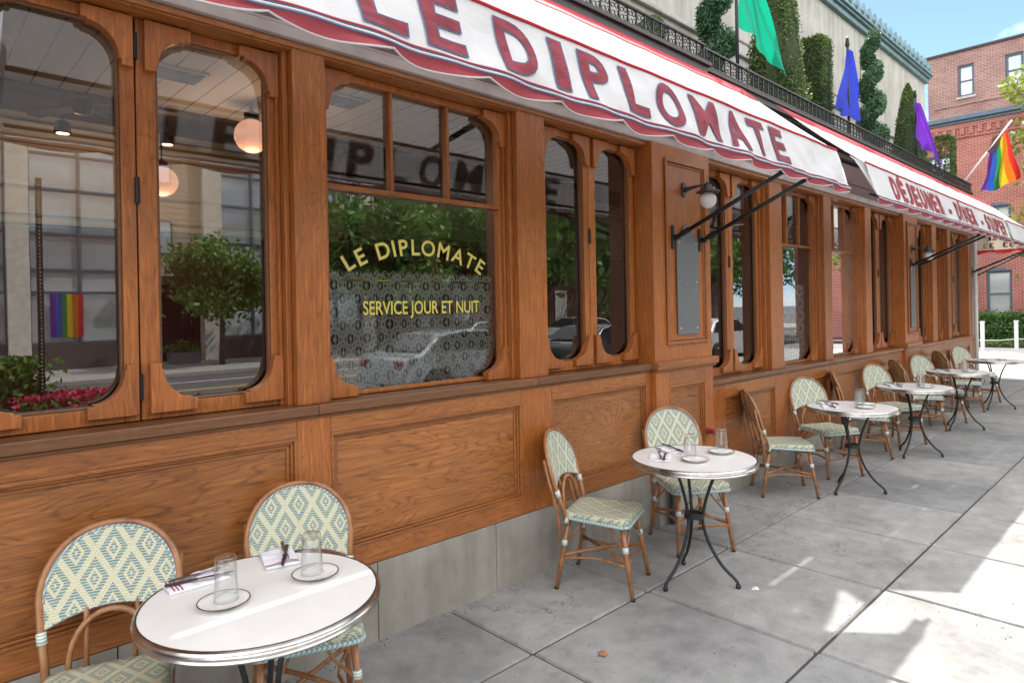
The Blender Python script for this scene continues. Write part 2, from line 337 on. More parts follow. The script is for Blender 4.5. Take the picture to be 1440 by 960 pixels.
def lace():
    q = N('lace'); uv = q.n('ShaderNodeTexCoord').outputs['UV']; s = q.n('ShaderNodeSeparateXYZ', {0: uv}); u, v = s.outputs[0], s.outputs[1]
    def dist(p, ou, ov, stretch=1.0):
        a = q.math('SUBTRACT', q.math('FRACT', q.math('ADD', q.math('DIVIDE', u, p), ou)), 0.5)
        b = q.math('SUBTRACT', q.math('FRACT', q.math('ADD', q.math('DIVIDE', v, p*stretch), ov)), 0.5)
        return q.math('SQRT', q.math('ADD', q.math('MULTIPLY', a, a), q.math('MULTIPLY', b, b)))
    masks = []
    for ou, ov in ((0, 0), (0.5, 0.5)):
        d = dist(0.112, ou, ov, 1.3)
        for r, w in ((0.42, 0.048), (0.25, 0.042), (0.03, 0.06)):
            masks.append(q.math('LESS_THAN', q.math('ABSOLUTE', q.math('SUBTRACT', d, r)), w))
    # upright threads
    th = q.math('LESS_THAN', q.math('FRACT', q.math('DIVIDE', u, 0.056)), 0.10); masks.append(th)
    m = masks[0]
    for k in masks[1:]: m = q.math('MAXIMUM', m, k)
    m = q.math('MAXIMUM', m, 0.08)
    q.set(Base_Color=(0.94, 0.93, 0.91), Roughness=0.9)
    tl = q.n('ShaderNodeBsdfTranslucent', {'Color': (0.75, 0.74, 0.7, 1)}); sh = q.n('ShaderNodeMixShader', {0: 0.12, 1: q.b.outputs[0], 2: tl.outputs[0]})
    tp = q.n('ShaderNodeBsdfTransparent'); mm = q.n('ShaderNodeMixShader', {0: m, 1: tp.outputs[0], 2: sh.outputs[0]}); q.l(mm.outputs[0], q.o.inputs['Surface']); return q.m
MT['lace'] = lace()
q = N('ceiling planks'); s = q.n('ShaderNodeSeparateXYZ', {0: q.n('ShaderNodeTexCoord').outputs['Object']})
fr = q.math('FRACT', q.math('DIVIDE', q.math('ADD', s.outputs[0], 0.105), 0.145)); mm = q.math('LESS_THAN', fr, 0.06)
q.set(Base_Color=q.mix(mm, (0.84, 0.80, 0.72), (0.24, 0.18, 0.12)), Roughness=0.6); MT['planks'] = q.m
q = N('wood siding'); s = q.n('ShaderNodeSeparateXYZ', {0: q.n('ShaderNodeTexCoord').outputs['Object']})
fr = q.math('FRACT', q.math('DIVIDE', s.outputs[2], 0.22)); q.set(Base_Color=q.ramp(fr, [(0.0, (0.08, 0.06, 0.05)), (0.1, (0.42, 0.34, 0.25)), (1.0, (0.52, 0.42, 0.32))]), Roughness=0.7); MT['siding'] = q.m
def carpaint(n, c): return plain(n, c, 0.25, 0.3, var=0.02, Coat_Weight=1.0, Coat_Roughness=0.03)
for a, c in dict(silver=(0.45, 0.50, 0.55), dark=(0.03, 0.035, 0.045), white=(0.75, 0.75, 0.75), grey=(0.2, 0.21, 0.22)).items(): MT['car_'+a] = carpaint('car paint '+a, c)

# ------------------------------------------------------------------ mesh helpers
class MB:
    def __init__(s): s.v = []; s.f = []; s.uv = {}; s.tone = []
    def add(s, vs, fs, uvs=None):
        o = len(s.v); s.v += [tuple(v) for v in vs]
        for i, f in enumerate(fs):
            if uvs: s.uv[len(s.f)] = uvs[i]
            s.f.append(tuple(a+o for a in f))
        return s
    def box(s, x0, x1, y0, y1, z0, z1):
        vs = [(x, y, z) for x in (x0, x1) for y in (y0, y1) for z in (z0, z1)]
        return s.add(vs, [(0, 1, 3, 2), (4, 6, 7, 5), (0, 4, 5, 1), (2, 3, 7, 6), (0, 2, 6, 4), (1, 5, 7, 3)])
    def tube(s, path, r, n=8, closed=False, cap=True, squash=None):
        P = [Vector(p) for p in path]; m = len(P)
        R = r if isinstance(r, (list, tuple)) else [r]*m
        vs = []; prev = None
        for i, p in enumerate(P):
            if closed: t = P[(i+1) % m]-P[i-1]
            else: t = P[min(i+1, m-1)]-P[max(i-1, 0)]
            t.normalize()
            if prev is None:
                a = Vector((0, 0, 1)) if abs(t.z) < 0.9 else Vector((1, 0, 0)); nn = t.cross(a).normalized()
            else:
                nn = (prev - t*prev.dot(t)).normalized()
            prev = nn; b = t.cross(nn)
            for k in range(n):
                an = 2*pi*k/n; vs.append(p + nn*cos(an)*R[i] + b*sin(an)*R[i]*(squash or 1))
        fs = []
        for i in range(m if closed else m-1):
            j = (i+1) % m
            for k in range(n):
                l = (k+1) % n; fs.append((i*n+k, i*n+l, j*n+l, j*n+k))
        if cap and not closed: fs.append(tuple(range(n))[::-1]); fs.append(tuple((m-1)*n+k for k in range(n)))
        return s.add(vs, fs)
    def lathe(s, prof, c=(0, 0, 0), n=32, axis='z', ang=2*pi, cap=False):
        vs = []; fs = []; m = len(prof); full = abs(ang-2*pi) < 1e-6; nn = n if full else n+1
        for k in range(nn):
            a = ang*k/n
            for r, z in prof:
                p = (r*cos(a), r*sin(a), z)
                if axis == 'y': p = (r*cos(a), z, r*sin(a))
                if axis == 'x': p = (z, r*cos(a), r*sin(a))
                vs.append((p[0]+c[0], p[1]+c[1], p[2]+c[2]))
        for k in range(n):
            l = (k+1) % nn
            for i in range(m-1): fs.append((k*m+i, l*m+i, l*m+i+1, k*m+i+1))
        return s.add(vs, fs)
    def prism(s, poly, y0, y1, plane='xz'):
        """poly in the given plane, extruded along the third axis"""
        def P(a, b, c): return {'xz': (a, c, b), 'xy': (a, b, c), 'yz': (c, a, b)}[plane]
        n = len(poly); vs = [P(a, b, y0) for a, b in poly]+[P(a, b, y1) for a, b in poly]
        fs = [tuple(range(n)), tuple(range(n, 2*n))[::-1]]+[(i, (i+1) % n, n+(i+1) % n, n+i) for i in range(n)]
        return s.add(vs, fs)
    def grid(s, fn, nu, nv, uvfn=None):
        vs = [fn(i/nu, j/nv) for i in range(nu+1) for j in range(nv+1)]; fs = []; uvs = []
        for i in range(nu):
            for j in range(nv):
                q = [(i, j), (i+1, j), (i+1, j+1), (i, j+1)]; fs.append(tuple(a*(nv+1)+b for a, b in q))
                if uvfn: uvs.append([uvfn(a/nu, b/nv) for a, b in q])
        return s.add(vs, fs, uvs or None)
    def sphere(s, c, r, n=24, m=14, sz=1.0):
        return s.lathe([(r*sin(pi*i/m), -r*sz*cos(pi*i/m)) for i in range(m+1)], c, n)
    def build(s, name, mat, parent=None, bevel=0, smooth=False, auto=None):
        me = bpy.data.meshes.new(name); me.from_pydata(s.v, [], s.f); me.materials.append(MT[mat] if isinstance(mat, str) else mat)
        if s.uv:
            ul = me.uv_layers.new(name='UVMap')
            for p in me.polygons:
                if p.index in s.uv:
                    for li, uv in zip(p.loop_indices, s.uv[p.index]): ul.data[li].uv = uv
        if s.tone:
            a = me.attributes.new('tone', 'FLOAT', 'FACE'); a.data.foreach_set('value', s.tone)
        bm = bmesh.new(); bm.from_mesh(me); 
        if not s.uv and not s.tone: bmesh.ops.remove_doubles(bm, verts=bm.verts, dist=1e-5)
        if not s.tone: bmesh.ops.recalc_face_normals(bm, faces=bm.faces)
        bm.to_mesh(me); bm.free()
        if smooth:
            me.polygons.foreach_set('use_smooth', [True]*len(me.polygons))
            if auto: me.set_sharp_from_angle(angle=radians(auto))
        o = bpy.data.objects.new(name, me); COL.objects.link(o)
        if parent is not None:
            o.parent = parent
            if parent.parent is None and parent.get('baked'): o.location = -parent.location
        if bevel:
            b = o.modifiers.new('bevel', 'BEVEL'); b.width = bevel; b.segments = 2; b.limit_method = 'ANGLE'; b.angle_limit = radians(40); b.harden_normals = False
        return o
def tag(o, label=None, cat=None, group=None, kind=None):
    if label: o['label'] = label
    if cat: o['category'] = cat
    if group: o['group'] = group
    if kind: o['kind'] = kind
    return o
def thing(name, label, cat, loc=(0, 0, 0), rz=0.0, group=None, baked=False):
    o = bpy.data.objects.new(name, None); COL.objects.link(o); o.location = loc; o.rotation_euler = (0, 0, rz); o.empty_display_size = 0.1
    if baked: o['baked'] = 1
    return tag(o, label, cat, group)
def kids(o): return [c for c in bpy.data.objects if c.parent == o]
def copy_tree(o, parent=None):
    c = o.copy(); COL.objects.link(c)
    if parent is not None: c.parent = parent
    for ch in kids(o): copy_tree(ch, c)
    return c
def text_bm(txt, offset=0.0, size=1.0):
    cu = bpy.data.curves.new('lettering', 'FONT'); cu.body = txt; cu.size = size; cu.offset = offset; cu.resolution_u = 5; cu.fill_mode = 'FRONT'
    o = bpy.data.objects.new('lettering', cu); COL.objects.link(o); bpy.context.view_layer.update()
    me = o.to_mesh(); bm = bmesh.new(); bm.from_mesh(me); o.to_mesh_clear(); bpy.data.objects.remove(o); bpy.data.curves.remove(cu)
    bmesh.ops.remove_doubles(bm, verts=bm.verts, dist=1e-4)
    return bm
def bbox(bm):
    xs = [v.co.x for v in bm.verts]; ys = [v.co.y for v in bm.verts]; return min(xs), max(xs), min(ys), max(ys)
def cut(bm, x0, x1, dx, y0, y1, dy):
    k = x0+dx
    while k < x1: bmesh.ops.bisect_plane(bm, geom=bm.verts[:]+bm.edges[:]+bm.faces[:], plane_co=(k, 0, 0), plane_no=(1, 0, 0)); k += dx
    k = y0+dy
    while k < y1: bmesh.ops.bisect_plane(bm, geom=bm.verts[:]+bm.edges[:]+bm.faces[:], plane_co=(0, k, 0), plane_no=(0, 1, 0)); k += dy
def bm_into(mb, bm, fn):
    bm.verts.ensure_lookup_table(); bm.verts.index_update()
    mb.add([fn(v.co.x, v.co.y) for v in bm.verts], [tuple(v.index for v in f.verts) for f in bm.faces]); bm.free()
def leaves(mb, pts, size, nrm=None, elong=1.6, tonefn=None):
    for i, p in enumerate(pts):
        d = Vector((random.gauss(0, 1), random.gauss(0, 1), random.gauss(0, 1)));
        if d.length < 1e-3: continue
        d.normalize(); a = d.orthogonal().normalized(); b = d.cross(a); r = random.uniform(0, 2*pi); u = a*cos(r)+b*sin(r); w = d.cross(u)
        sc = size*random.uniform(0.6, 1.3); P = Vector(p)
        mb.add([P-u*sc*elong*.5, P+w*sc*.42, P+u*sc*elong*.5, P-w*sc*.42], [(0, 1, 2, 3)])
        mb.tone.append(min(1, max(0, random.gauss(0.5, 0.22) if not tonefn else tonefn(P))))

# ------------------------------------------------------------------ ground, street
JX0, PX, PY = 2.27-0.983*14, 0.983, 0.99
def slab_sheet(name, x0, nx, ys, mat='concrete'):
    mb = MB()
    for i in range(nx):
        for j in range(len(ys)-1):
            a, b = x0+i*PX, x0+(i+1)*PX; c, d = ys[j+1], ys[j]; g = random.uniform(.0055, .0085); e = 0.008
            jx = [random.uniform(-.002, .002) for _ in range(4)]
            a += jx[0]; b += jx[1]
            vs = [(a+g, c+g, -.012), (b-g, c+g, -.012), (b-g, d-g, -.012), (a+g, d-g, -.012), (a+g+e, c+g+e, 0), (b-g-e, c+g+e, 0), (b-g-e, d-g-e, 0), (a+g+e, d-g-e, 0)]
            mb.add(vs, [(4, 5, 6, 7), (0, 1, 5, 4), (1, 2, 6, 5), (2, 3, 7, 6), (3, 0, 4, 7)]); t = random.random(); mb.tone += [t]*5
    return tag(mb.build(name, mat), kind='structure')
ys = [0.3, -0.67]+[-0.67-PY*k for k in range(1, 7)]
slab_sheet('sidewalk', JX0, 30, ys)
YK = ys[-1]
XE = JX0+30*PX
tag(MB().box(-14, XE, YK, 0.3, -.14, -.0125).build('sidewalk_bed', plain('joint dirt', (0.06, 0.055, 0.05), 0.95)), kind='structure')
tag(MB().box(-14, XE, YK-.16, YK-.003, -.15, .0).build('kerb', 'kerb', bevel=.015), kind='structure')
tag(MB().add([(-900, -900, -.14), (900, -900, -.14), (900, 900, -.14), (-900, 900, -.14)], [(0, 1, 2, 3)]).build('ground', 'asphalt'), kind='structure')
tag(MB().box(-40, 60, -13.9, -13.78, -.14, -.136).box(-40, 60, -14.1, -13.98, -.14, -.136).build('road_marking', 'paint_yellow'), kind='structure')
tag(MB().box(-40, 60, -16.1, -15.98, -.14, -.136).build('lane_marking', 'whitepaint'), kind='structure')
tag(MB().box(-40, 60, -18, -17.8, -.14, 0).build('far_kerb', 'kerb', bevel=.015), kind='structure')
tag(MB().box(-40, 60, -23.2, -18.003, -.14, -.002).build('far_sidewalk', plain('pale paving', (0.42, 0.41, 0.38), 0.85, bump=.2)), kind='structure')
# crossing street and the pavement beyond it
PV = plain('pale crossing concrete', (0.46, 0.455, 0.44), 0.85, bump=.2)
tag(MB().box(XE+.004, 29.4, -9, 14, -.14, -.015).build('crossing_pavement', PV), kind='structure')
tag(MB().box(29.404, 33.9, -14, 14, -.14, .03).build('verge_soil', 'soil'), kind='structure')
g = MB(); P = []
for _ in range(5200): P.append((random.uniform(29.5, 30.9) if random.random() < .75 else random.uniform(31.4, 31.9), random.uniform(-4, 5), random.uniform(.03, .13)))
leaves(g, P, .10); tag(g.build('grass', 'grass'), 'strip of mown grass in front of the clipped hedge', 'grass', kind='stuff')
tag(MB().box(30.95, 31.35, -14, 14, .031, .05).build('garden_path', PV), kind='structure')

# ------------------------------------------------------------------ restaurant building
B = thing('restaurant_building', 'oak fronted corner restaurant with tall arched windows and a stone base', 'building', (5, 0.5, 0), baked=True)
XA, XB_ = -6.5, 15.2
# stone base (one course of blocks)
mb = MB(); xs = [XA, -3.4, -1.2, .62, 1.80, 2.63, 3.465, 4.29]
for a, b in zip(xs[:-1], xs[1:]): mb.box(a+.002, b-.002, -.015, .25, -.02, .405)
mb.box(4.292, 5.158, -.075, .25, -.02, .405)
x = 5.162
while x < XB_-.1:
    b = min(x+.92, XB_); mb.box(x+.002, b-.002, -.015, .25, -.02, .232); x = b
mb.build('stone_base', 'stone', B, bevel=.004)

# window and pier layout along the front: (x0, x1, type)
Z1, Z2 = 1.262, 1.045           # top of the sill in the two stretches
HEAD = 2.965
piers = [(-6.5, -6.2, Z1, 0), (-4.15, -3.95, Z1, 0), (-1.45, -1.25, Z1, 0), (-.07, .105, Z1, 0), (1.39, 1.56, Z1, 0), (2.88, 3.14, Z1, 0), (4.29, 5.155, Z1, -.06), (6.45, 6.74, Z2, 0), (7.86, 8.09, Z2, 0),
         (9.25, 9.47, Z2, 0), (10.68, 11.36, 1.10, -.06), (12.42, 12.69, Z2, 0), (13.40, 13.62, Z2, 0), (14.92, 15.2, Z2, 0)]
for i, (a, b, z, dy) in enumerate(piers):
    mb = MB().box(a, b, dy, .25, z, 3.0)
    if dy == 0 and b > .2:      # stepped side returns
        mb.box(a-.028, a-.001, .045, .25, z, 2.999); mb.box(b+.001, b+.028, .045, .25, z, 2.999)
        mb.box(a-.046, a-.029, .085, .25, z, 2.998); mb.box(b+.029, b+.046, .085, .25, z, 2.998)
    pr = mb.build('pier', 'oak_v', B, bevel=.004)
    if dy < 0:
        # raised panel moulding on the broad piers
        def frame(mb, x0, x1, z0, z1, yf, w=.028, d=.02):
            mb.box(x0, x1, yf-d, yf+.002, z1-w, z1); mb.box(x0, x1, yf-d, yf+.002, z0, z0+w)
            mb.box(x0, x0+w, yf-d+.001, yf+.002, z0+w, z1-w); mb.box(x1-w, x1, yf-d+.001, yf+.002, z0+w, z1-w)
            return mb
        w = (b-a); fm = frame(MB(), a+.16*w/.865, b-.085*w/.865, z+.135, 2.895, dy)
        frame(fm, a+.16*w/.865+.034, b-.085*w/.865-.034, z+.169, 2.861, dy, .014, .012)
        fm.build('moulding', 'oak_v', pr, bevel=.006)
        cp = MB().box(a-.01, b+.055, dy-.035, .2, z-.05, z+.006).box(a-.002, b+.03, dy-.02, .2, z-.068, z-.051)
        cp.build('cap', 'oak_h', pr, bevel=.004)
# wainscot: backing, stiles and framed panels
def wain(x0, x1, z0, ztop, y, panels, zp0, zp1):
    fr = MB(); cur = x0
    for a, b in panels:
        MB().box(cur, a, y-.018, .22, z0, ztop).build('stile', 'oak_v', B, bevel=.003); cur = b
    MB().box(cur, x1, y-.018, .22, z0, ztop).build('stile', 'oak_v', B, bevel=.003)
    for a, b in panels:
        MB().box(a+.001, b-.001, y-.018, .22, z0, zp0).build('rail', 'oak_h', B, bevel=.003); MB().box(a+.001, b-.001, y-.018, .22, zp1, ztop).build('rail', 'oak_h', B, bevel=.003)
        pn = MB().box(a, b, y+.012, .22, zp0, zp1).build('wainscot_panel', 'oak_panel', B)
        m = MB()
        for k, (w, d, o) in enumerate(((.016, .034, 0), (.012, .022, .017), (.016, .010, .030))):
            yy = y+.012-d; A, Bb, C, D = a+o, b-o, zp0+o, zp1-o
            m.box(A, Bb, yy, y+.011, D-w, D-.0004*k); m.box(A, Bb, yy, y+.011, C, C+w)
            m.box(A, A+w, yy+.001, y+.011, C+w, D-w); m.box(Bb-w, Bb, yy+.001, y+.011, C+w, D-w)
        m.build('moulding', 'oak_h', pn, bevel=.003)
wain(XA, 4.285, .41, Z1-.05, 0, [(-6.2, -4.2), (-3.9, -1.5), (-1.2, 1.375), (1.548, 2.86), (3.143, 4.23)], .515, 1.115)
wain(4.29, 5.157, .41, Z1-.07, -.045, [(4.475, 5.03)], .515, 1.07)
wain(5.16, 10.67, .235, Z2-.04, 0, [(5.43, 6.48), (6.80, 7.92), (8.10, 9.15), (9.50, 10.52)], .37, .885)
wain(10.675, 11.365, .235, 1.03, -.045, [(10.83, 11.24)], .37, .92)
wain(11.37, XB_, .235, Z2-.04, 0, [(11.5, 12.38), (12.72, 13.36), (13.68, 14.85)], .37, .885)
def sill(x0, x1, z, t=.048):
    n = max(1, round((x1-x0)/1.5)); xs = [x0+(x1-x0)*k/n for k in range(n+1)]
    for a, b in zip(xs[:-1], xs[1:]):
        MB().box(a+.001, b-.001, -.045, .20, z-t, z).box(a+.001, b-.001, -.03, -.019, z-t-.016, z-t-.001).build('sill', 'oak_dark' if a < 9 else 'oak_h', B, bevel=.005)
for a, b in ((XA, -3), (-3, .1), (.1, 1.475), (1.475, 2.99), (2.99, 4.285)): sill(a, b, Z1)
for a, b in ((5.16, 6.5), (6.5, 8.0), (8.0, 9.35), (9.35, 10.67), (11.37, 13.4), (13.4, 15.2)): sill(a, b, Z2, .04)
# head, trim, recessed fascia, cornice with a slot added behind it for a sun stripe, roof deck
MB().box(XA, XB_, .005, .25, HEAD, 3.0).build('head_rail', 'oak_h', B, bevel=.003)
MB().box(XA, XB_, -.012, .004, 2.972, 2.999).build('head_moulding', 'oak_h', B, bevel=.004)
MB().box(XA, XB_+.03, -.04, .25, 3.002, 3.055).box(XA, XB_+.03, -.03, .2, 3.0555, 3.075).build('trim', 'trim', B, bevel=.006)
MB().box(XA, XB_, .225, .35, 3.0, 3.70).box(XA, XB_, .205, .2249, 3.32, 3.345).box(XA, XB_, .205, .2249, 3.10, 3.13).build('fascia', 'fascia', B, bevel=.002)
cm = MB().box(XA, 5.15, -.075, .17, 3.72, 3.80).box(XA, 5.18, -.10, .17, 3.7805, 3.815).box(5.15, XB_+.1, -.005, .17, 3.72, 3.80).box(5.181, XB_+.12, -.025, .17, 3.7806, 3.815)
cm.build('cornice', 'cornice', B, bevel=.004)
op = [(2.54, 3.35), (6.3, 7.16), (7.53, 8.2), (9.04, 9.4)]; cur = XA; mb = MB()
for a, b in op+[(XB_, XB_)]:
    if a > cur: mb.box(cur, a, .1705, .2149, 3.73, 3.80)
    cur = b
mb.build('slot_sun_block', 'cornice', B)  # unseen blocks added in the slot to break the sun stripe into dashes
MB().box(XA, 20.0, .215, 1.90, 3.71, 3.80).build('roof_deck', 'cornice', B)
# interior shell
MB().box(XA, XB_, .26, 1.95, 3.15, 3.2).build('ceiling', 'planks', B)
MB().box(XA, XB_, 1.951, 2.05, 3.13, 3.7).build('ceiling_beam', 'umber', B, bevel=.01)
MB().box(XA, XB_, 2.15, 7.0, 3.72, 3.80).build('upper_ceiling', 'umber', B)
MB().box(XA, XB_, 4.9, 5.1, -.02, 3.72).build('back_wall', 'cream', B)
MB().box(XA, XB_, 4.8, 4.8995, 0, 2.6).build('back_panelling', 'maroon', B)
m = MB()
for z, d in ((3.55, .14), (3.42, .08), (3.0, .06), (2.62, .16), (2.72, .1)): m.box(XA, XB_, 4.8995-d, 4.8996, z, z+.055)
m.build('wall_moulding', 'cream', B, bevel=.01)
MB().box(XA, XB_, .26, 6.9, -.02, 0).build('floor', plain('tile floor', (0.12, 0.09, 0.06), .4), B)
MB().box(XA-.1, XA-.001, .0, 6.9, 0, 3.7).build('end_wall', 'maroon', B)
for vx, vy in ((1.22, 1.21), (2.20, 1.02), (3.42, 1.12)):
    m = MB().box(vx-.17, vx+.17, vy-.12, vy+.12, 3.136, 3.149); m.build('ceiling_vent', 'whitepaint', B)
    m = MB()
    for k in range(8): m.box(vx-.15, vx+.15, vy-.10+k*.026, vy-.083+k*.026, 3.131, 3.1355)
    m.build('vent_grille', 'umber', B)
# windows
def arc_bracket(mb, x, z, sx, sz, leg=.19, y0=.095, y1=.142):
    """concave corner block; (x,z) its outer corner, sx/sz point into the opening"""
    L_ = leg; t = .052; c_ = L_-.022; r_ = c_-t; pts = [(0, 0), (L_, 0), (L_, t-.008), (c_, t-.008)]
    for k in range(13):
        a = pi/2*k/12; pts.append((c_-r_*sin(a), c_-r_*cos(a)))
    pts += [(t-.008, c_), (t-.008, L_), (0, L_)]
    mb.prism([(x+sx*a, z+sz*b*1.14) for a, b in pts], y0, y1, 'xz')
def glasspane(parent, x0, x1, z0, z1, y=.155):
    return MB().add([(x0, y, z0), (x1, y, z0), (x1, y, z1), (x0, y, z1)], [(0, 1, 2, 3)]).build('glass', 'glass', parent)
def leaf(x0, x1, z0, z1, hinge):
    """one casement leaf with four corner brackets"""
    g0, g1, h0, h1 = x0+.075, x1-.055, z0+.065, z1-.045
    m = MB().box(x0, g0, .11, .17, z0, z1).box(g1, x1, .11, .17, z0, z1).box(g0+.0005, g1-.0005, .11, .17, z0, h0).box(g0+.0005, g1-.0005, .11, .17, h1, z1)
    w = m.build('window', 'oak_v', B, bevel=.003)
    m = MB().box(g0-.001, g0+.012, .122, .15, h0, h1).box(g1-.012, g1+.001, .122, .15, h0, h1).box(g0+.0125, g1-.0125, .122, .15, h0-.001, h0+.012).box(g0+.0125, g1-.0125, .122, .15, h1-.012, h1+.001)
    m.build('bead', 'oak_dark', w, bevel=.003)
    for sx, gx in ((1, g0), (-1, g1)):
        for sz, gz in ((1, h0), (-1, h1)):
            b = MB(); arc_bracket(b, gx-sx*.046, gz-sz*.038, sx, sz, leg=.185, y0=.078, y1=.135)
            b.build('corner_bracket', 'oak_v', w, bevel=.003)
    glasspane(w, g0-.005, g1+.005, h0-.005, h1+.005)
    if hinge is not None:
        for hz in (z0+.14, (z0+z1)/2+.12, z1-.12): MB().tube([(hinge, .104, hz-.055), (hinge, .104, hz+.055)], .010, 8).build('hinge', 'iron', w)
    return w
def casement(x0, x1, zs):
    mid = (x0+x1)/2+.0; z0 = zs+.004; z1 = HEAD-.004
    leaf(x0+.012, mid-.003, z0, z1, mid); leaf(mid+.003, x1-.012, z0, z1, None)
def transom(x0, x1, zs, curtain=True, letters=False):
    z0, z1 = zs+.004, HEAD-.004; g0, g1, h0, h1, tz = x0+.06, x1-.06, z0+.012, z1-.035, 2.36
    m = MB().box(x0+.01, g0, .11, .17, z0, z1).box(g1, x1-.01, .11, .17, z0, z1).box(g0+.0005, g1-.0005, .11, .17, h1, z1).box(g0+.0005, g1-.0005, .13, .17, z0, h0+.01)
    w = m.build('window', 'oak_v', B, bevel=.003)
    m = MB().box(g0, g1, .112, .168, tz-.014, tz+.014); m.build('transom_bar', 'oak_h', w, bevel=.004)
    for k in (1, 2):
        xx = g0+(g1-g0)*k/3; MB().box(xx-.011, xx+.011, .118, .165, tz+.0145, h1-.0005).build('glazing_bar', 'oak_v', w, bevel=.004)
    for sx, gx in ((1, g0), (-1, g1)):
        for sz, gz in ((1, h0), (-1, h1)):
            b = MB(); arc_bracket(b, gx-sx*.046, gz-sz*.03*(1 if sz < 0 else .4), sx, sz, leg=.185 if g1-g0 > .9 else .16, y0=.078, y1=.135); b.build('corner_bracket', 'oak_v', w, bevel=.003)
    glasspane(w, g0-.005, g1+.005, h0-.005, h1+.005)
    return w, (g0, g1, h0)
casement(-3.95, -1.45, Z1); casement(-1.25, -.07, Z1)
casement(.105+.01, 1.38, Z1)
W3, g3 = transom(1.565, 2.875, Z1)
casement(3.145, 4.285, Z1)
casement(5.16, 6.445, Z2)
W5, g5 = transom(6.745, 7.855, Z2)
W6, g6 = transom(8.095, 9.245, Z2)
casement(9.475, 10.675, Z2)
casement(11.365, 12.415, Z2)
W9, g9 = transom(12.695, 13.395, Z2)
casement(13.625, 14.915, Z2)
# gold lettering on the big window
for mat_, off, yy in (('black', .060, .1515), ('gold', .016, .1495)):
    mb = MB(); s0 = 'LE DIPLOMATE'; A0, A1 = 1.72, 2.725; n = len(s0)
    wd = [.7, .8, .5, 1, .4, .9, .75, 1.05, 1.2, 1.0, .85, .8]; tot = sum(wd); cur = 0
    for ch, w_ in zip(s0, wd):
        t = (cur+w_/2)/tot; cur += w_
        if ch == ' ': continue
        bm = text_bm(ch, off); x0, x1, y0, y1 = bbox(text_bm(ch, 0)) if False else bbox(bm)
        cx = (x0+x1)/2; u = (t-.5)*2; ang = -u*.62; px = 2.225+sin(u*.80)*.70*.70; pz = 2.075-.115*u*u
        px = A0+(A1-A0)*t; s_ = .128
        def fn(a, b, cx=cx, ang=ang, px=px, pz=pz, s_=s_, yy=yy):
            a = (a-cx)*s_; b = (b-.35)*s_; return (px+a*cos(ang)-b*sin(ang), yy, pz+a*sin(ang)+b*cos(ang))
        bm_into(mb, bm, fn)
    mb.build('window_lettering', mat_, W3)
    bm = text_bm('SERVICE JOUR ET NUIT', off*.9); x0, x1, y0, y1 = bbox(bm); mb = MB()
    bm_into(mb, bm, lambda a, b: (1.84+(a-x0)/(x1-x0)*.83, yy, 1.665+(b-y0)/(y1-y0)*.10)); mb.build('window_lettering', mat_, W3)
# white outer corner post and down pipe
MB().box(XB_+.001, XB_+.13, -.02, .25, 0, 3.0).build('corner_post', 'trim', B, bevel=.01)
MB().tube([(XB_+.06, -.05, 0), (XB_+.06, -.05, 3.0)], .03, 10).build('down_pipe', 'whitepaint', B, smooth=True)
MB().box(XB_+.02, XB_+.22, .2501, 6.8, 0, 3.7).build('side_wall', 'oak_v', B)

# lace curtains and rods
def curtain(x0, x1, z0, z1, label):
    c = thing('lace_curtain', label, 'curtain', ((x0+x1)/2, .215, z0), group=None, baked=True)
    def f(u, v): return (x0+(x1-x0)*u, .215+.012*sin(u*(x1-x0)*34)+.006*sin(u*61), z0+(z1-z0)*v)
    MB().grid(f, int((x1-x0)*70), 6, lambda u, v: (u*(x1-x0)*1.12, v*(z1-z0))).build('lace', 'lace', c, smooth=True)
    m = MB().tube([(x0-.03, .215, z1-.045), (x1+.03, .215, z1-.045)], .006, 8); m.build('rod', 'brass', c, smooth=True)
    m = MB(); n = int((x1-x0)/.055)
    for k in range(n):
        cx = x0+(k+.5)*(x1-x0)/n; m.tube([(cx+.019*cos(a), .213, z1-.012+.022*sin(a)) for a in [2*pi*i/10 for i in range(10)]], .0026, 4, closed=True)
    m.build('loop', 'linen', c)
curtain(1.60, 2.84, 1.27, 1.925, 'white lace half curtain behind the gold lettered window')
curtain(6.80, 7.80, 1.06, 1.925, 'white lace half curtain in the first tall window right of the wall lamp')
curtain(8.15, 9.19, 1.06, 1.925, 'white lace half curtain in the second transom window right of the wall lamp')

# interior things
def pendant(x, y, z, r, label):
    p = thing('pendant_lamp', label, 'lamp', (x, y, z), group='globe lamps glowing inside the restaurant')
    MB().sphere((0, 0, 0), r, 28, 16).build('globe', 'opal_lit', p, smooth=True)
    MB().tube([(0, 0, r*.96), (0, 0, r+.4)], .008, 6).lathe([(0, r*.9), (.05, r*.93), (.05, r+.04), (.012, r+.06)], n=16).build('stem', 'umber', p)
    l = bpy.data.lights.new('globe_light', 'POINT'); l.energy = 2; l.color = (1, .62, .38); l.shadow_soft_size = r*1.2
    o = bpy.data.objects.new('globe_light', l); COL.objects.link(o); o.parent = p; o.location = (0, 0, -r-.05)
    return p
pendant(1.80, 1.5, 2.93, .115, 'larger peach globe lamp seen high in the window left of the first pier')
pendant(1.78, 3.5, 2.93, .135, 'smaller peach globe lamp beside the leaf frame of the left window')
fan = thing('ceiling_fan', 'dark ceiling fan hanging inside behind the left window', 'ceiling fan', (1.16, 3.4, 3.72))
MB().tube([(0, 0, 0), (0, 0, -.22)], .016, 8).lathe([(0, -.2), (.07, -.21), (.085, -.26), (.06, -.32), (0, -.33)], n=20).build('motor', 'umber', fan, smooth=True)
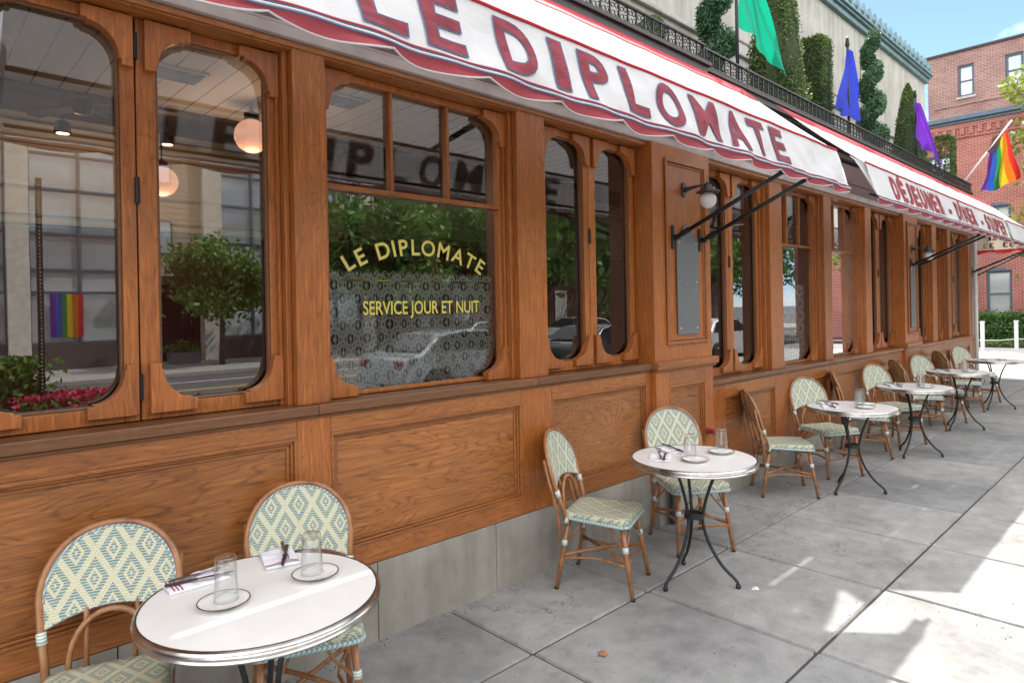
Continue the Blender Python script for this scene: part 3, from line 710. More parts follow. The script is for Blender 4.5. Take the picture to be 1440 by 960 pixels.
for k in range(4):
    a = k*pi/2+.55; m = MB(); c_, s_ = cos(a), sin(a)
    P = [(.09, -.035), (.55, -.065), (.60, 0), (.55, .065), (.09, .035)]
    vs = [(p*c_-q_*s_, p*s_+q_*c_, -.27+q_*.25+dz) for dz in (0, .008) for p, q_ in P]
    m.add(vs, [(0, 1, 2, 3, 4), (9, 8, 7, 6, 5)]+[(i, (i+1) % 5, 5+(i+1) % 5, 5+i) for i in range(5)]); m.build('blade', 'umber', fan)
for (x, y, z), lab in (((1.146, 4.2, 3.42), 'small dark spotlight under the ceiling fan, lit orange'), ((2.03, 4.2, 3.46), 'small dark spotlight to the right of the ceiling fan, lit orange')):
    s_ = thing('spotlight', lab, 'lamp', (x, y, z), group='interior spotlights')
    MB().lathe([(.03, .10), (.06, .08), (.07, -.02), (.055, -.02)], n=16).tube([(0, 0, .08), (0, 0, .28)], .008, 6).build('housing', 'umber', s_, smooth=True)
    MB().lathe([(0, -.015), (.05, -.018), (.053, -.01)], n=16).build('bulb', 'bulb', s_)
    l = bpy.data.lights.new('spot_light', 'POINT'); l.energy = 0.9; l.color = (1, .66, .42); l.shadow_soft_size = .05
    o = bpy.data.objects.new('spot_light', l); COL.objects.link(o); o.parent = s_; o.location = (0, 0, -.09)
for x, y, w, mt, lab in ((3.40, 3.0, .13, 'black', 'dark interior column behind the gold lettered window'),
                       (5.9, 2.2, .2, 'maroon', 'dark red interior column behind the window beside the wall lamp'), (8.9, 2.4, .2, 'maroon', 'dark red interior column behind the second transom window')):
    c = thing('interior_column', lab, 'column', (x, y, 0))
    MB().box(-w/2, w/2, -w/2, w/2, 0, 3.3).build('shaft', mt, c, bevel=.01); MB().box(-w*.8, w*.8, -w*.8, w*.8, 3.3, 3.45).box(-w*.66, w*.66, -w*.66, w*.66, 3.22, 3.2995).build('capital', mt, c, bevel=.02)
for x0, x1, lab in ((3.56, 3.68, 'slim orange wood post standing inside behind the gold lettering'), (4.75, 5.4, 'orange wood bar back seen through the narrow arched windows'), (9.2, 10.0, 'orange wood bar back seen deep inside the right hand windows')):
    c = thing('wood_screen', lab, 'screen', ((x0+x1)/2, 3.4, 0)); h = (x1-x0)/2
    (MB().box(-h, -h+.12, -.05, .05, 0, 2.5).box(h-.12, h, -.05, .05, 0, 2.5).box(-h+.1201, h-.1201, -.05, .05, 2.28, 2.5).box(-h+.1201, h-.1201, -.03, .03, 0, .9) if h > .15 else MB().box(-h, h, -.05, .05, 0, 2.5)).build('frame', 'oak_v', c, bevel=.01)
    MB().box(-h-.04, h+.04, -.08, .08, 2.501, 2.58).build('top', 'oak_h', c, bevel=.01)

# ------------------------------------------------------------------ awnings
def cloth_y(x, v, ph=0.0):
    k_ = 0.75 if ph < 4 else 0.35
    return k_*(.012*sin(x*9+v*5+ph)*(v+.15)+.008*sin(x*21-v*7+ph*2)*(v*.7+.2)+.014*noise.noise(Vector((x*2.2+ph, v*1.3, 0))))
VT, VB = (-.90, 2.99), (-1.0, 2.665)
def vpt(x, z, ph, off=0.0):
    v = (VT[1]-z)/(VT[1]-VB[1]); y = VT[0]+(VB[0]-VT[0])*v+cloth_y(x, v, ph); return (x, y-off, z)
def awning(x0, x1, label, text, ph, arms, slats=True):
    a = thing('awning', label, 'awning', ((x0+x1)/2, 0, 3.5), group=None, baked=True)
    nx = int((x1-x0)*40)
    def can(u, v):
        x = x0+(x1-x0)*u; y = VT[0]+(-.085-VT[0])*v; z = VT[1]+(3.712-VT[1])*v-.02*sin(pi*v)+.004*sin(x*14+ph)*sin(pi*v); return (x, y, z)
    MB().grid(can, nx//2, 12).build('canopy', 'canvas', a, smooth=True)
    MB().grid(lambda u, v: tuple(p+q for p, q in zip(can(u, .80+.2*v), (0, -.004, .004))), nx//2, 3).build('canopy_border', 'canvas_red', a, smooth=True)
    MB().grid(lambda u, v: vpt(x0+(x1-x0)*u, VT[1]+(VB[1]-VT[1])*v, ph), nx, 10).build('valance', 'canvas', a, smooth=True)
    MB().tube([vpt(x0+(x1-x0)*i/nx, VT[1]+.004, ph, .004) for i in range(nx+1)], .0085, 6).build('piping', 'canvas_red', a, smooth=True)
    # seam lines and scalloped trim
    for off, z, r, mt in ((.005, VB[1]+.002, .0025, 'letter_blue'), (.007, VB[1]-.008, .0045, 'canvas'), (.005, VB[1]-.016, .0025, 'letter_blue'), (.003, VB[1]+.012, .004, 'canvas_pink')):
        MB().tube([vpt(x0+(x1-x0)*i/nx, z, ph, off) for i in range(nx+1)], r, 5).build('seam', mt, a, smooth=True)
    def sc(u, v):
        x = x0+(x1-x0)*u; lob = abs(sin(pi*(x-x0)/.45)); d = .013+.030*lob**.8; z = VB[1]-.012-d*v
        p = vpt(x, VB[1], ph); return (x, p[1]+.012*sin(pi*2*(x-x0)/.45)*v+.02*v*lob, z)
    MB().grid(sc, nx*2, 4).build('scallop_trim', 'canvas_pink', a, smooth=True)
    MB().tube([tuple(q+w for q, w in zip(sc(i/(nx*2), 1.0), (0, 0, 0))) for i in range(nx*2+1)], .0045, 5).build('scallop_edge', 'canvas', a, smooth=True)
    MB().tube([(x0+.02, -.935, 2.700), (x1-.02, -.935, 2.700)], .012, 10).tube([(x0+.02, -.84, 2.965), (x1-.02, -.84, 2.965)], .013, 10).build('front_bar', 'iron', a, smooth=True)
    MB().tube([(x0+.02, -.02, 3.63), (x1-.02, -.02, 3.63)], .030, 14).build('roller', 'iron', a, smooth=True)
    for xe, s in ((x0, 1), (x1, -1)):       # folded side flaps
        def side(u, v, xe=xe, s=s):
            return (xe+s*(.03*sin(pi*u)*(1-v*.5)), VT[0]+u*.13+(VB[0]-VT[0])*v*(1-u*.3)+.004*sin(v*9), VT[1]+u*.09-(VT[1]-VB[1])*v*(1-u*.72))
        MB().grid(side, 5, 8).build('side_flap', 'canvas', a, smooth=True)
    for xa in (x0+.5, x1-.45, (x0+x1)/2):    # folding elbow arms under the cloth
        MB().tube([(xa, .02, 3.45), (xa+.28, -.42, 3.22), (xa, -.86, 2.97)], [.024, .03, .018], 8).build('elbow_arm', 'iron', a, smooth=True)
    for xb in arms:
        ar = MB().tube([(xb, -.10, 2.27), (xb, -.985, 2.655)], .0165, 10).build('support_arm', 'iron', a, smooth=True)
        m = MB().box(xb-.04, xb-.008, -.075, -.062, 2.17, 2.36).box(xb-.016, xb+.016, -.12, -.076, 2.245, 2.285).tube([(xb, -.13, 2.283), (xb, -.21, 2.318)], .023, 10); m.build('bracket', 'iron', ar, bevel=.003)
    if text:
        base = MB(); outl = MB(); OB, OO = (.024, .041) if len(text) < 14 else (.038, .0381); HT = .245 if len(text) < 14 else .232
        for ch, xc, w in text:
            b0 = text_bm(ch, OB); x_0, x_1, y_0, y_1 = bbox(b0); hgt = .245 if len(ch) == 1 else .245
            for mbx, offs, dy in ((base, OB, .0085), (outl, OO, .0072)):
                bm = b0 if offs == OB else text_bm(ch, offs)
                ca, cb = x_0, y_0; sx_ = w/(x_1-x_0); low = text_bm('E', OB); e = bbox(low); low.free(); sz_ = HT/(e[3]-e[2])
                if ch == 'J': e = (0, 0, y_0, y_1); sz_ = HT/(y_1-y_0)
                for v in bm.verts: v.co.x = xc-w/2+(v.co.x-ca)*sx_; v.co.y = 2.705+(v.co.y-e[2])*sz_
                q4 = bbox(bm); cut(bm, q4[0], q4[1], .03, q4[2], q4[3], .03)
                bm_into(mbx, bm, lambda X_, Z_, dy=dy: vpt(X_, min(Z_, 2.99), ph, dy))
        va = [c for c in kids(a) if c.name.startswith('valance')][0]
        base.build('lettering', 'letter_red' if len(text) < 14 else 'letter_darkred', va, smooth=False); len(text) < 14 and outl.build('lettering_outline', 'letter_blue', va)
    return a
T1 = [('L', 1.275, .19), ('E', 1.56, .19), ('D', 1.965, .215), ('I', 2.235, .085), ('P', 2.50, .20), ('L', 2.82, .19), ('O', 3.15, .24), ('M', 3.54, .28), ('A', 3.92, .25), ('T', 4.23, .21), ('E', 4.54, .20)]
awning(-5.4, .33, 'white and red awning at the far left edge over the first window', None, 1.0, [-5.0, -.2])
awning(.40, 5.76, 'white awning over the left windows lettered LE DIPLOMATE in faded red', T1, 2.3, [4.58, 4.99])
t2 = []; msg = 'DÉJEUNER - DÎNER - SOUPER'; ws = {' ': .19, '-': .16, 'I': .11, 'Î': .13, 'J': .2}; tot = sum(ws.get(c, .245)+.045 for c in msg); k = (12.60-7.0)/tot; cur = 7.0
for c in msg:
    w = (ws.get(c, .245)+.045)*k
    if c != ' ': t2.append((c, cur+w/2, (w-.045*k)*.88))
    cur += w
awning(6.45, 12.74, 'white awning lettered with meal names, right of the LE DIPLOMATE awning', t2, 4.1, [11.0, 11.3])
awning(13.0, 15.9, 'short plain white and red awning at the far corner of the building', None, 5.2, [14.9])
# awning round the corner, seen from behind
ca = thing('corner_awning', 'awning around the corner seen from behind with mirrored telephone lettering', 'awning', (16.4, -.5, 3.0), baked=True)
MB().grid(lambda u, v: (16.4+.01*sin(u*30), .35-2.2*u, 3.12-.36*v-.03*u), 30, 4).build('valance', fabric('backlit canvas', (0.60, 0.52, 0.42), .4), ca, smooth=True)
MB().grid(lambda u, v: (16.4+.01*sin(u*30), .35-2.2*u, 2.76-.03*u-v*(.03+.05*abs(sin(u*pi*5)))), 60, 2).build('scallop_trim', 'canvas_red', ca, smooth=True)
MB().tube([(16.38, .35, 3.10), (16.38, -1.85, 3.07)], .018, 8).tube([(15.3, -.06, 2.2), (16.36, -.75, 2.70)], .017, 8).box(15.28, 15.32, -.08, -.02, 2.1, 2.3).build('support_arm', 'iron', ca)
for txt, z, h, y0, y1 in (('TELEPHONE', 2.955, .11, -1.62, .02), ('2  0  2    3  32  33  33', 2.80, .11, -1.85, .03)):
    bm = text_bm(txt, .02); a0, a1, b0, b1 = bbox(bm); mb = MB()
    bm_into(mb, bm, lambda a, b: (16.392, y0+(y1-y0)*(a-a0)/(a1-a0), z+(b-b0)/(b1-b0)*h-.012)); mb.build('lettering', 'umber', ca)

# ------------------------------------------------------------------ roof railing, terrace plants, flags
R = thing('roof_railing', 'low black scrolled iron railing along the restaurant roof edge', 'railing', (8, -.02, 3.815), baked=True)
zb, zt = 3.825, 3.985
MB().box(-2, 5.16, -.05, -.03, zb, zb+.012).box(-2, 5.16, -.055, -.025, zt-.014, zt).box(5.161, 15.3, -.015, .005, zb, zb+.012).box(5.161, 15.3, -.02, .01, zt-.014, zt).build('rail', 'iron', R)
mp_ = MB(); x = -1.9; i = 0
while x < 15.25:
    y = -.04 if x < 5.16 else -.005
    mp_.box(x-.005, x+.005, y-.006, y+.006, zb+.0121, zt-.0141)
    for sx in (-1, 1):
        for cz, r in ((zb+.050, .027), (zb+.108, .025)):
            cx = x+.055+sx*.025; n = 9
            mp_.tube([(cx+r*(1-k/14)*cos(sx*(k*.75)+1), y, cz+r*(1-k/14)*sin(sx*(k*.75)+1)) for k in range(n)], .0042, 4, cap=False)
    x += .11; i += 1
    if i % 8 == 0: mp_.build('scroll_panel', 'iron', R); mp_ = MB()
if mp_.v: mp_.build('scroll_panel', 'iron', R)

def plant(name, lab, cat, x, y, z0, fn, n, size, mat, core=None, group='clipped plants on the restaurant terrace', elong=1.6):
    p = thing(name, lab, cat, (x, y, 3.8), group=group); P = []
    while len(P) < n:
        q_ = fn(); P.append((q_[0], q_[1], q_[2]+z0-3.8))
    mb = MB(); 
    leaves(mb, P, size, elong=elong, tonefn=lambda q: .5+.35*noise.noise(q*5)+random.gauss(0, .14)); mb.build('foliage', mat, p)
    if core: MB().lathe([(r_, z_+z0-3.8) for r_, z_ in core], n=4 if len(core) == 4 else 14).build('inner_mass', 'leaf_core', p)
    MB().lathe([(.0, 0), (.19, 0), (.23, .36), (.24, .40), (.21, .40), (0, .36)], n=20).build('pot', 'zinc', p)
    MB().tube([(0, 0, .3), (0.01, 0, z0-3.8+.12)], .03, 7).build('stem', 'bark', p)
def cone_fn(r, h, lump=.12):
    def f():
        t = random.random()**1.4; a = random.uniform(0, 2*pi); rr = r*(1-t)**.62*(.80+.25*noise.noise(Vector((cos(a)*2, sin(a)*2, t*5)))+random.uniform(-.1, .12)); k = 1-random.random()**2*.25
        return (cos(a)*rr*k, sin(a)*rr*k, t*h)
    return f
def box_fn(w, d, h):
    def f():
        s_ = random.random(); j = lambda: random.gauss(0, .014)
        if s_ < .40: return (random.uniform(-w, w), -d+j(), random.uniform(0, h))
        if s_ < .70: return (random.choice((-w, w))+j(), random.uniform(-d, d), random.uniform(0, h))
        if s_ < .85: return (random.uniform(-w, w), d+j(), random.uniform(0, h))
        return (random.uniform(-w, w), random.uniform(-d, d), h+j())
    return f
def spiral_fn(r, h, turns, ph=0.0):
    def f():
        t = random.random(); a = t*turns*2*pi+ph; R_ = r*(1-t*.5)
        th = random.uniform(0, 2*pi); u = sqrt(random.random()); rr = R_*.60*u**.4
        return (cos(a)*R_*.45+cos(th)*rr, sin(a)*R_*.45+sin(th)*rr, t*h+random.uniform(-.5, .5)*h/turns*.40)
    return f
def ball_fn(r, sz=1.0):
    def f():
        d = Vector((random.gauss(0, 1), random.gauss(0, 1), random.gauss(0, 1))).normalized()*r*(1-random.random()**2*.3); return (d.x, d.y, d.z*sz+r*sz)
    return f
plant('round_bush', 'small rounded bush at the top left of the terrace railing', 'bush', 5.60, .8, 4.32, ball_fn(.15, 1.1), 2550, 0.021, 'leaf_box')
plant('spiral_conifer', 'blue green spiral conifer left of the green flag', 'conifer', 6.90, .8, 4.3, spiral_fn(.25, 1.9, 3.4, .6), 11900, 0.025, 'leaf_conifer', elong=2.6)
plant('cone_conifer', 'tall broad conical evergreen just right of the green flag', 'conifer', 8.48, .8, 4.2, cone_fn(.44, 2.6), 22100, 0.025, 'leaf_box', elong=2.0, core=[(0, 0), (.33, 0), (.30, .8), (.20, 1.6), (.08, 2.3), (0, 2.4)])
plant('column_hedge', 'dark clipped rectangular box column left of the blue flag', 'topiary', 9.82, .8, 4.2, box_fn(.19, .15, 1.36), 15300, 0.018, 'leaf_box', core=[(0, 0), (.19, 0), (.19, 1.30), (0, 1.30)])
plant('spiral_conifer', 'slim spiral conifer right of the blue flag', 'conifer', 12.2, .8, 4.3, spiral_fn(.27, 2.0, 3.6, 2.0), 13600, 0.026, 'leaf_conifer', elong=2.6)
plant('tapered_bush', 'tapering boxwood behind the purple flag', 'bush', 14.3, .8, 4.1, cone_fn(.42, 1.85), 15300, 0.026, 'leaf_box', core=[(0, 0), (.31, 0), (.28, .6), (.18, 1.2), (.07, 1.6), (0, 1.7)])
plant('box_hedge', 'low dark clipped box block right of the purple flag', 'topiary', 17.0, .8, 4.2, box_fn(.24, .15, 1.16), 8500, 0.024, 'leaf_box')
def flag(x, y, ztop, zbase, mat, lab, poly, ph):
    f = thing('flag', lab, 'flag', (x, y, zbase), group='flags on poles along the terrace railing')
    MB().tube([(0, 0, 0), (0, 0, ztop-zbase)], .018, 8).lathe([(0, ztop-zbase+.07), (.02, ztop-zbase+.05), (.024, ztop-zbase), (.03, ztop-zbase-.05), (.018, ztop-zbase-.08)], n=12).build('pole', 'iron', f, smooth=True)
    def fn(u, v):
        # u across the cloth, v from the hoist down; poly gives left and right edge (dx, z) at top and bottom
        (lx0, lz0), (rx0, rz0), (lx1, lz1), (rx1, rz1) = poly
        x_ = (lx0*(1-u)+rx0*u)*(1-v)+(lx1*(1-u)+rx1*u)*v; z_ = (lz0*(1-u)+rz0*u)*(1-v)+(lz1*(1-u)+rz1*u)*v
        return (x_, -.03+.028*sin(u*9+ph+v*2.5)*(.25+v)+.02*sin(u*19-v*5), z_-zbase-.012*sin(u*17+ph)*v)
    MB().grid(fn, 22, 22).build('cloth', mat, f, smooth=True)
flag(6.43, .3, 5.6, 3.8, 'flag_green', 'bright green flag hanging from the leftmost pole on the terrace', [(.03, 5.3), (.35, 5.35), (.03, 4.62), (1.10, 4.33)], .5)
flag(9.62, .3, 5.33, 3.8, 'flag_blue', 'royal blue flag hanging limp from the middle pole', [(-.05, 5.2), (.06, 5.2), (-.62, 4.28), (.42, 4.26)], 1.7)
flag(12.80, .3, 5.30, 3.8, 'flag_purple', 'purple flag draped from the right hand terrace pole', [(-.16, 5.1), (.10, 5.15), (-.16, 4.50), (1.70, 4.26)], 2.9)
pf = thing('rainbow_flag', 'rainbow pride flag on a slanting pole at the building corner', 'flag', (16.5, .45, 4.0), group=None)
MB().tube([(0, .35, -.35), (0, -.93, 1.37)], .02, 8).build('pole', 'whitepaint', pf, smooth=True)
cols = ['violet', 'blue', 'green', 'yellow', 'orange', 'red']
for i, c in enumerate(cols):
    def fn(u, v, i=i):
        t = (i+u)/6; # along the fly
        top = Vector((0, -.78, 1.17)).lerp(Vector((0, -.86, 1.22)), t) if False else Vector((.0, -.72+.12*(1-t)-.12*t, 1.08+.1*t))
        bot = Vector((0, -.39, -.03)).lerp(Vector((0, -1.05, .20)), t)
        p = top.lerp(bot, v); return (p.x+.09*sin(t*13+v*4)*v, p.y+.03*sin(v*7+t*5)*v, p.z-.05*sin(pi*t)*v+.03*sin(t*11)*v)
    MB().grid(fn, 4, 14).build('cloth_stripe', 'stripe_'+c, pf, smooth=True)
MB().add([(-.012, -.62, 1.10), (-.012, -.78, 1.15), (-.02, -.66, .74)], [(0, 1, 2)]).add([(-.014, -.62, 1.10), (-.014, -.66, .74), (-.02, -.50, .80)], [(0, 1, 2)]).build('chevron', 'stripe_brown', pf)

# upper storey wall behind the terrace
U = thing('upper_wall', 'pale weathered upper wall with teal cornice behind the terrace plants', 'building', (8, 1.7, 3.8), baked=True)
MB().box(XA, 20.0, 1.90, 6.5, 3.801, 7.53).build('wall', 'stucco', U)
MB().box(XA, 20.0, 1.84, 1.899, 5.60, 5.66).build('ledge', 'stucco', U, bevel=.01)
for a in (2.5, 9.0, 13.2):
    MB().box(a, a+1.9, 1.885, 1.8999, 5.85, 5.875).box(a, a+.02, 1.885, 1.8999, 5.8751, 6.9).box(a+1.88, a+1.9, 1.885, 1.8999, 5.8751, 6.9).build('blind_frame', 'fascia', U)
MB().box(XA, 20.1, 1.82, 1.95, 7.5301, 7.65).box(XA, 20.15, 1.77, 1.95, 7.6501, 7.71).box(XA, 20.2, 1.73, 1.95, 7.7101, 7.76).build('cornice', 'teal', U, bevel=.015)
MB().box(XA, 20.2, 1.76, 1.86, 7.7601, 7.78).build('crest_rail', 'teal', U)
x = 8.2
while x < 20.15:
    m = MB(); h = .26; m.prism([(x-.10, 7.781), (x+.10, 7.781), (x+.05, 7.85), (x+.10, 7.91), (x+.06, 7.98), (x, 7.781+h+.05), (x-.06, 7.98), (x-.10, 7.91), (x-.05, 7.85)], 1.77, 1.83, 'xz')
    m.tube([(x+.18+.07*cos(t), 1.805, 7.85+.06*sin(t)) for t in [2*pi*k/10 for k in range(10)]], .012, 4, closed=True); m.build('finial', 'teal', U); x += .36
MB().box(19.6, 21.0, 3.9, 9, 3, 8.9).box(19.4, 21.2, 3.7, 9.2, 8.9001, 9.05).build('chimney_block', 'stucco', U, bevel=.02)

# ------------------------------------------------------------------ brick buildings beyond the crossing
K = thing('brick_building', 'red brick building with arched blue framed windows across the side street', 'building', (36, 0, 0), baked=True)
def wall_x(mb, X, y0, y1, z0, z1, holes, d=.25):
    """wall facing -x made of boxes round rectangular holes (ya, yb, za, zb)"""
    ys_ = sorted({y0, y1}|{h for q_ in holes for h in q_[:2]}); zs_ = sorted({z0, z1}|{h for q_ in holes for h in q_[2:]})
    for a, b in zip(ys_[:-1], ys_[1:]):
        for c, e in zip(zs_[:-1], zs_[1:]):
            if any(h[0] <= a+1e-6 and b <= h[1]+1e-6 and h[2] <= c+1e-6 and e <= h[3]+1e-6 for h in holes): continue
            mb.box(X, X+d, a, b, c, e)
lowh = [(yy, yy+.88, 1.05, 2.98) for yy in (2.25, -.6, -3.6, -6.6, 5.0)]; uph = [(yy, yy+.88, 4.0, 5.75) for yy in (2.25, -.6, -3.6, -6.6, 5.0)]+[(yy, yy+.88, 6.7, 8.2) for yy in (4.3, -.6, -3.6, 6.4)]
mb = MB(); wall_x(mb, 34, -11, 9, -.1, 9.3, lowh+uph); mb.build('wall', 'brick_red', K)
MB().box(34.252, 44, -11, 9, -.1, 9.29).build('core', 'umber', K)
def far_window(P_, X, h, arch, frame='bluegrey'):
    y0, y1, z0, z1 = h; t = .09
    m = MB().box(X+.08, X+.16, y0, y0+t, z0, z1).box(X+.08, X+.16, y1-t, y1, z0, z1).box(X+.08, X+.16, y0+t+.0005, y1-t-.0005, z1-t, z1).box(X+.06, X+.16, y0+t+.0005, y1-t-.0005, z0, z0+t).box(X+.09, X+.15, y0+t+.0005, y1-t-.0005, (z0+z1)/2-.03, (z0+z1)/2+.03)
    if arch:
        n = 10; pts = [(y0-.001, z1+.002)]+[(y0+(y1-y0)*k/n, z1+.002+.13*sin(pi*k/n)**.8) for k in range(n+1)]+[(y1+.001, z1+.002)]
        m.prism(pts, X-.02, X+.10, 'yz')
    w = m.build('window', frame, P_)
    MB().add([(X+.14, y0+.02, z0+.02), (X+.14, y1-.02, z0+.02), (X+.14, y1-.02, z1-.02), (X+.14, y0+.02, z1-.02)], [(0, 1, 2, 3)]).build('glass', 'farglass', w)
    MB().box(X-.06, X+.05, y0-.06, y1+.06, z0-.1, z0-.001).build('sill', 'bluegrey' if arch else 'trim', w)
for h in lowh+uph: far_window(K, 34, h, True)
m = MB().box(33.75, 34.2, -11.1, 9.1, 9.62, 9.82).box(33.88, 34.2, -11, 9, 9.5, 9.6199); m.build('cornice', 'bluegrey', K, bevel=.02)
m = MB(); wall_x(m, 33.95, -11, 9, 9.3, 9.4999, []); y = -10.9
while y < 8.8: m.box(33.90, 33.999, y, y+.14, 9.0, 9.2999); y += .32
m.box(33.93, 33.9995, -11, 9, 8.86, 8.93); m.build('corbel_band', 'brick_red', K)
K2 = thing('brick_apartments', 'taller pinkish brick block with plain sash windows rising behind the red building', 'building', (37, 0, 0), baked=True)
hs = [(3.50, 4.10, 10.75, 12.15), (1.78, 2.40, 10.75, 12.15), (0, .62, 10.75, 12.15), (-2, -1.38, 10.75, 12.15), (-4, -3.38, 10.75, 12.15)]
mb = MB(); wall_x(mb, 34.35, -11, 5.25, 9.0, 12.75, hs); mb.build('wall', 'brick_pink', K2)
MB().box(34.62, 46, -11, 5.25, 9.1, 12.7).build('core', 'brick_pink', K2)
for h in hs: far_window(K2, 34.35, h, False)
MB().box(34.25, 34.9, -11.05, 5.33, 12.751, 12.84).build('coping', 'cornice', K2)
MB().box(34.30, 34.349, -11, 5.0, 10.38, 10.45).build('string_course', 'brick_pink', K2)
# hedge, bollards, utility pipe
h_ = thing('clipped_hedge', 'clipped green hedge in front of the red brick building', 'hedge', (32.6, 0, 0)); P = []
for _ in range(26000):
    s_ = random.random(); y = random.uniform(-6, 5.5)
    if s_ < .6: P.append((-.5+random.gauss(0, .05), y, random.uniform(.05, 1.12)))
    elif s_ < .95: P.append((random.uniform(-.5, .5), y, 1.12+random.gauss(0, .035)))
    else: P.append((random.uniform(-.45, .4), y, 1.12+abs(random.gauss(0, .10))))
mb = MB(); leaves(mb, P, .09, tonefn=lambda q_: .5+.4*noise.noise(q_*1.5)+random.gauss(0, .15)); mb.build('foliage', 'leaf_hedge', h_)
MB().box(-.42, .42, -6, 5.5, 0, 1.04).build('inner_mass', plain('dense twig mass', (0.02, 0.035, 0.012), .9), h_)
for i, (x, y, lab) in enumerate(((27.5, 2.11, 'white post left of its twin by the far grass strip'), (28.8, 1.36, 'white post nearer the right edge of the photo by the far grass'), (30, .2, 'white post outermost along the far kerb'))):
    f = thing('white_post', lab, 'post', (x, y, -.02), group='white posts beyond the crossing')
    MB().box(-.055, .055, -.055, .055, 0, .98).build('shaft', 'whitepaint', f, bevel=.008); MB().box(-.07, .07, -.07, .07, .981, 1.02).build('cap', 'whitepaint', f, bevel=.01)
cr_ = MB().tube([(27.5, 2.05, .34), (28.1, 1.73, .32), (28.8, 1.40, .34)], .016, 6).tube([(28.8, 1.3, .34), (30, .25, .34)], .016, 6).tube([(24.5, 4.1, .34), (27.5, 2.15, .34)], .016, 6).build('post_rail', 'whitepaint')
tag(cr_, 'thin white rail joining the white posts', 'rail')

# yellow green tree at the right edge, standing on the kerb side
def tree(name, lab, x, y, h, r, n, mat, zc, trunk=.12, size=.16, group=None, squash=1.0, seedv=0):
    t = thing(name, lab, 'tree', (x, y, -.01), group=group); random.seed(100+seedv)
    br = MB(); P = []
    br.tube([(0, 0, 0), (.03, .02, h*.35), (-.02, .03, h*.62), (.02, 0, h*.85)], [trunk, trunk*.78, trunk*.5, trunk*.2], 9)
    for k in range(14):
        a = random.uniform(0, 2*pi); z0 = h*random.uniform(.32, .72); L_ = r*random.uniform(.7, 1.1); e = Vector((cos(a)*L_, sin(a)*L_, z0+L_*random.uniform(.2, .7)))
        mid = Vector((cos(a)*L_*.5, sin(a)*L_*.5, z0+L_*.22)); br.tube([(0, 0, z0), mid, e], [trunk*.36, trunk*.22, trunk*.07], 6)
        for _ in range(n//28):
            t_ = random.uniform(.4, 1.08); p = mid.lerp(e, t_) if t_ > .5 else Vector((0, 0, z0)).lerp(mid, t_*2); P.append(p+Vector((random.gauss(0, .2*r), random.gauss(0, .2*r), random.gauss(0, .16*r))))
    blobs = [(Vector((random.gauss(0, .48*r), random.gauss(0, .48*r), zc+random.gauss(0, .42*r)*squash)), random.uniform(.22, .42)*r) for _ in range(22)]
    for _ in range(n//2):
        c, rr = random.choice(blobs); d = Vector((random.gauss(0, 1), random.gauss(0, 1), random.gauss(0, .8))).normalized()*rr*random.uniform(.55, 1.05); P.append(c+d)
    mb = MB(); leaves(mb, P, size, tonefn=lambda q_: .5+.4*noise.noise(q_*1.2)+random.gauss(0, .16)); br.build('trunk', 'bark', t, smooth=True); mb.build('crown', mat, t); return t
tree('street_tree', 'yellow green tree whose leaves reach in at the right edge of the photo', 17.4, -1.95, 6.4, 1.5, 9000, 'leaf_yellow', 5.0, size=.09, seedv=3)
tree('street_tree', 'light green tree behind the railing end, beyond the corner', 27.5, 7.4, 8.2, 2.4, 6000, 'leaf_yellow', 6.4, size=.2, seedv=4)

# ------------------------------------------------------------------ wall things
def wall_lamp(x, y, z, lab):
    w = thing('wall_lamp', lab, 'lamp', (x, y, z), group='wall lamps with white globes')
    m = MB().lathe([(0, -.022), (.018, -.022), (.030, -.014), (.034, 0)], axis='y', n=18)
    MB().prism([(.038*cos(t)*.85, .062*sin(t)) for t in [2*pi*k/20 for k in range(20)]], -.014, 0, 'xz').build('back_plate', 'pewter', w, bevel=.004)
    MB().tube([(0, -.01, 0), (0, -.05, .003), (0, -.13, .012), (0, -.215, .02)], [.026, .017, .010, .008], 10).lathe([(0, .034), (.012, .03), (.014, .012), (0.0, .008)], (0, -.22, 0), 12).build('arm', 'pewter', w, smooth=True)
    MB().lathe([(0, .012), (.028, .008), (.034, -.004), (.040, -.012), (.055, -.014), (.060, -.030), (.092, -.046), (.094, -.052), (.06, -.044), (0, -.03)], (0, -.22, 0), 32).build('lamp_shade', 'pewter', w, smooth=True, auto=50)
    MB().sphere((0, -.22, -.112), .068, 28, 18).build('globe', 'opal_off', w, smooth=True)
    return w
wall_lamp(4.735, -.063, 2.665, 'grey wall lamp with white globe on the broad pier right of the narrow arched windows')
wall_lamp(11.05, -.063, 2.50, 'farther grey wall lamp with white globe under the meal names awning')
def plaque(x0, x1, y, z0, z1, lab):
    p = thing('metal_plaque', lab, 'plaque', ((x0+x1)/2, y, z0), group='grey plates on the broad piers'); w = (x1-x0)/2; h = z1-z0; r = w*.55
    pts = [(-w, 0), (w, 0), (w, h-r*1.0-.02), (w*.78, h-r*1.0), (w*.62, h-r*.85)]+[(r*cos(t), h-r+r*sin(t)) for t in [pi*.12+pi*.76*k/10 for k in range(11)]]+[(-w*.62, h-r*.85), (-w*.78, h-r*1.0), (-w, h-r*1.0-.02)]
    MB().prism(pts, -.010, 0, 'xz').build('plate', 'plaque', p, bevel=.002)
    for sx in (-1, 1):
        for zz in (.05, h*.48, h-r*1.0-.06):
            MB().lathe([(0, -.016), (.005, -.0155), (.008, -.0105)], (sx*(w-.035), 0, zz), 10, axis='y').build('screw', 'screw', p)
plaque(4.60, 4.925, -.068, 1.475, 2.375, 'tall grey metal plate with arched top screwed below the near wall lamp')
plaque(10.93, 11.17, -.068, 1.33, 2.32, 'narrow grey plate below the farther wall lamp')
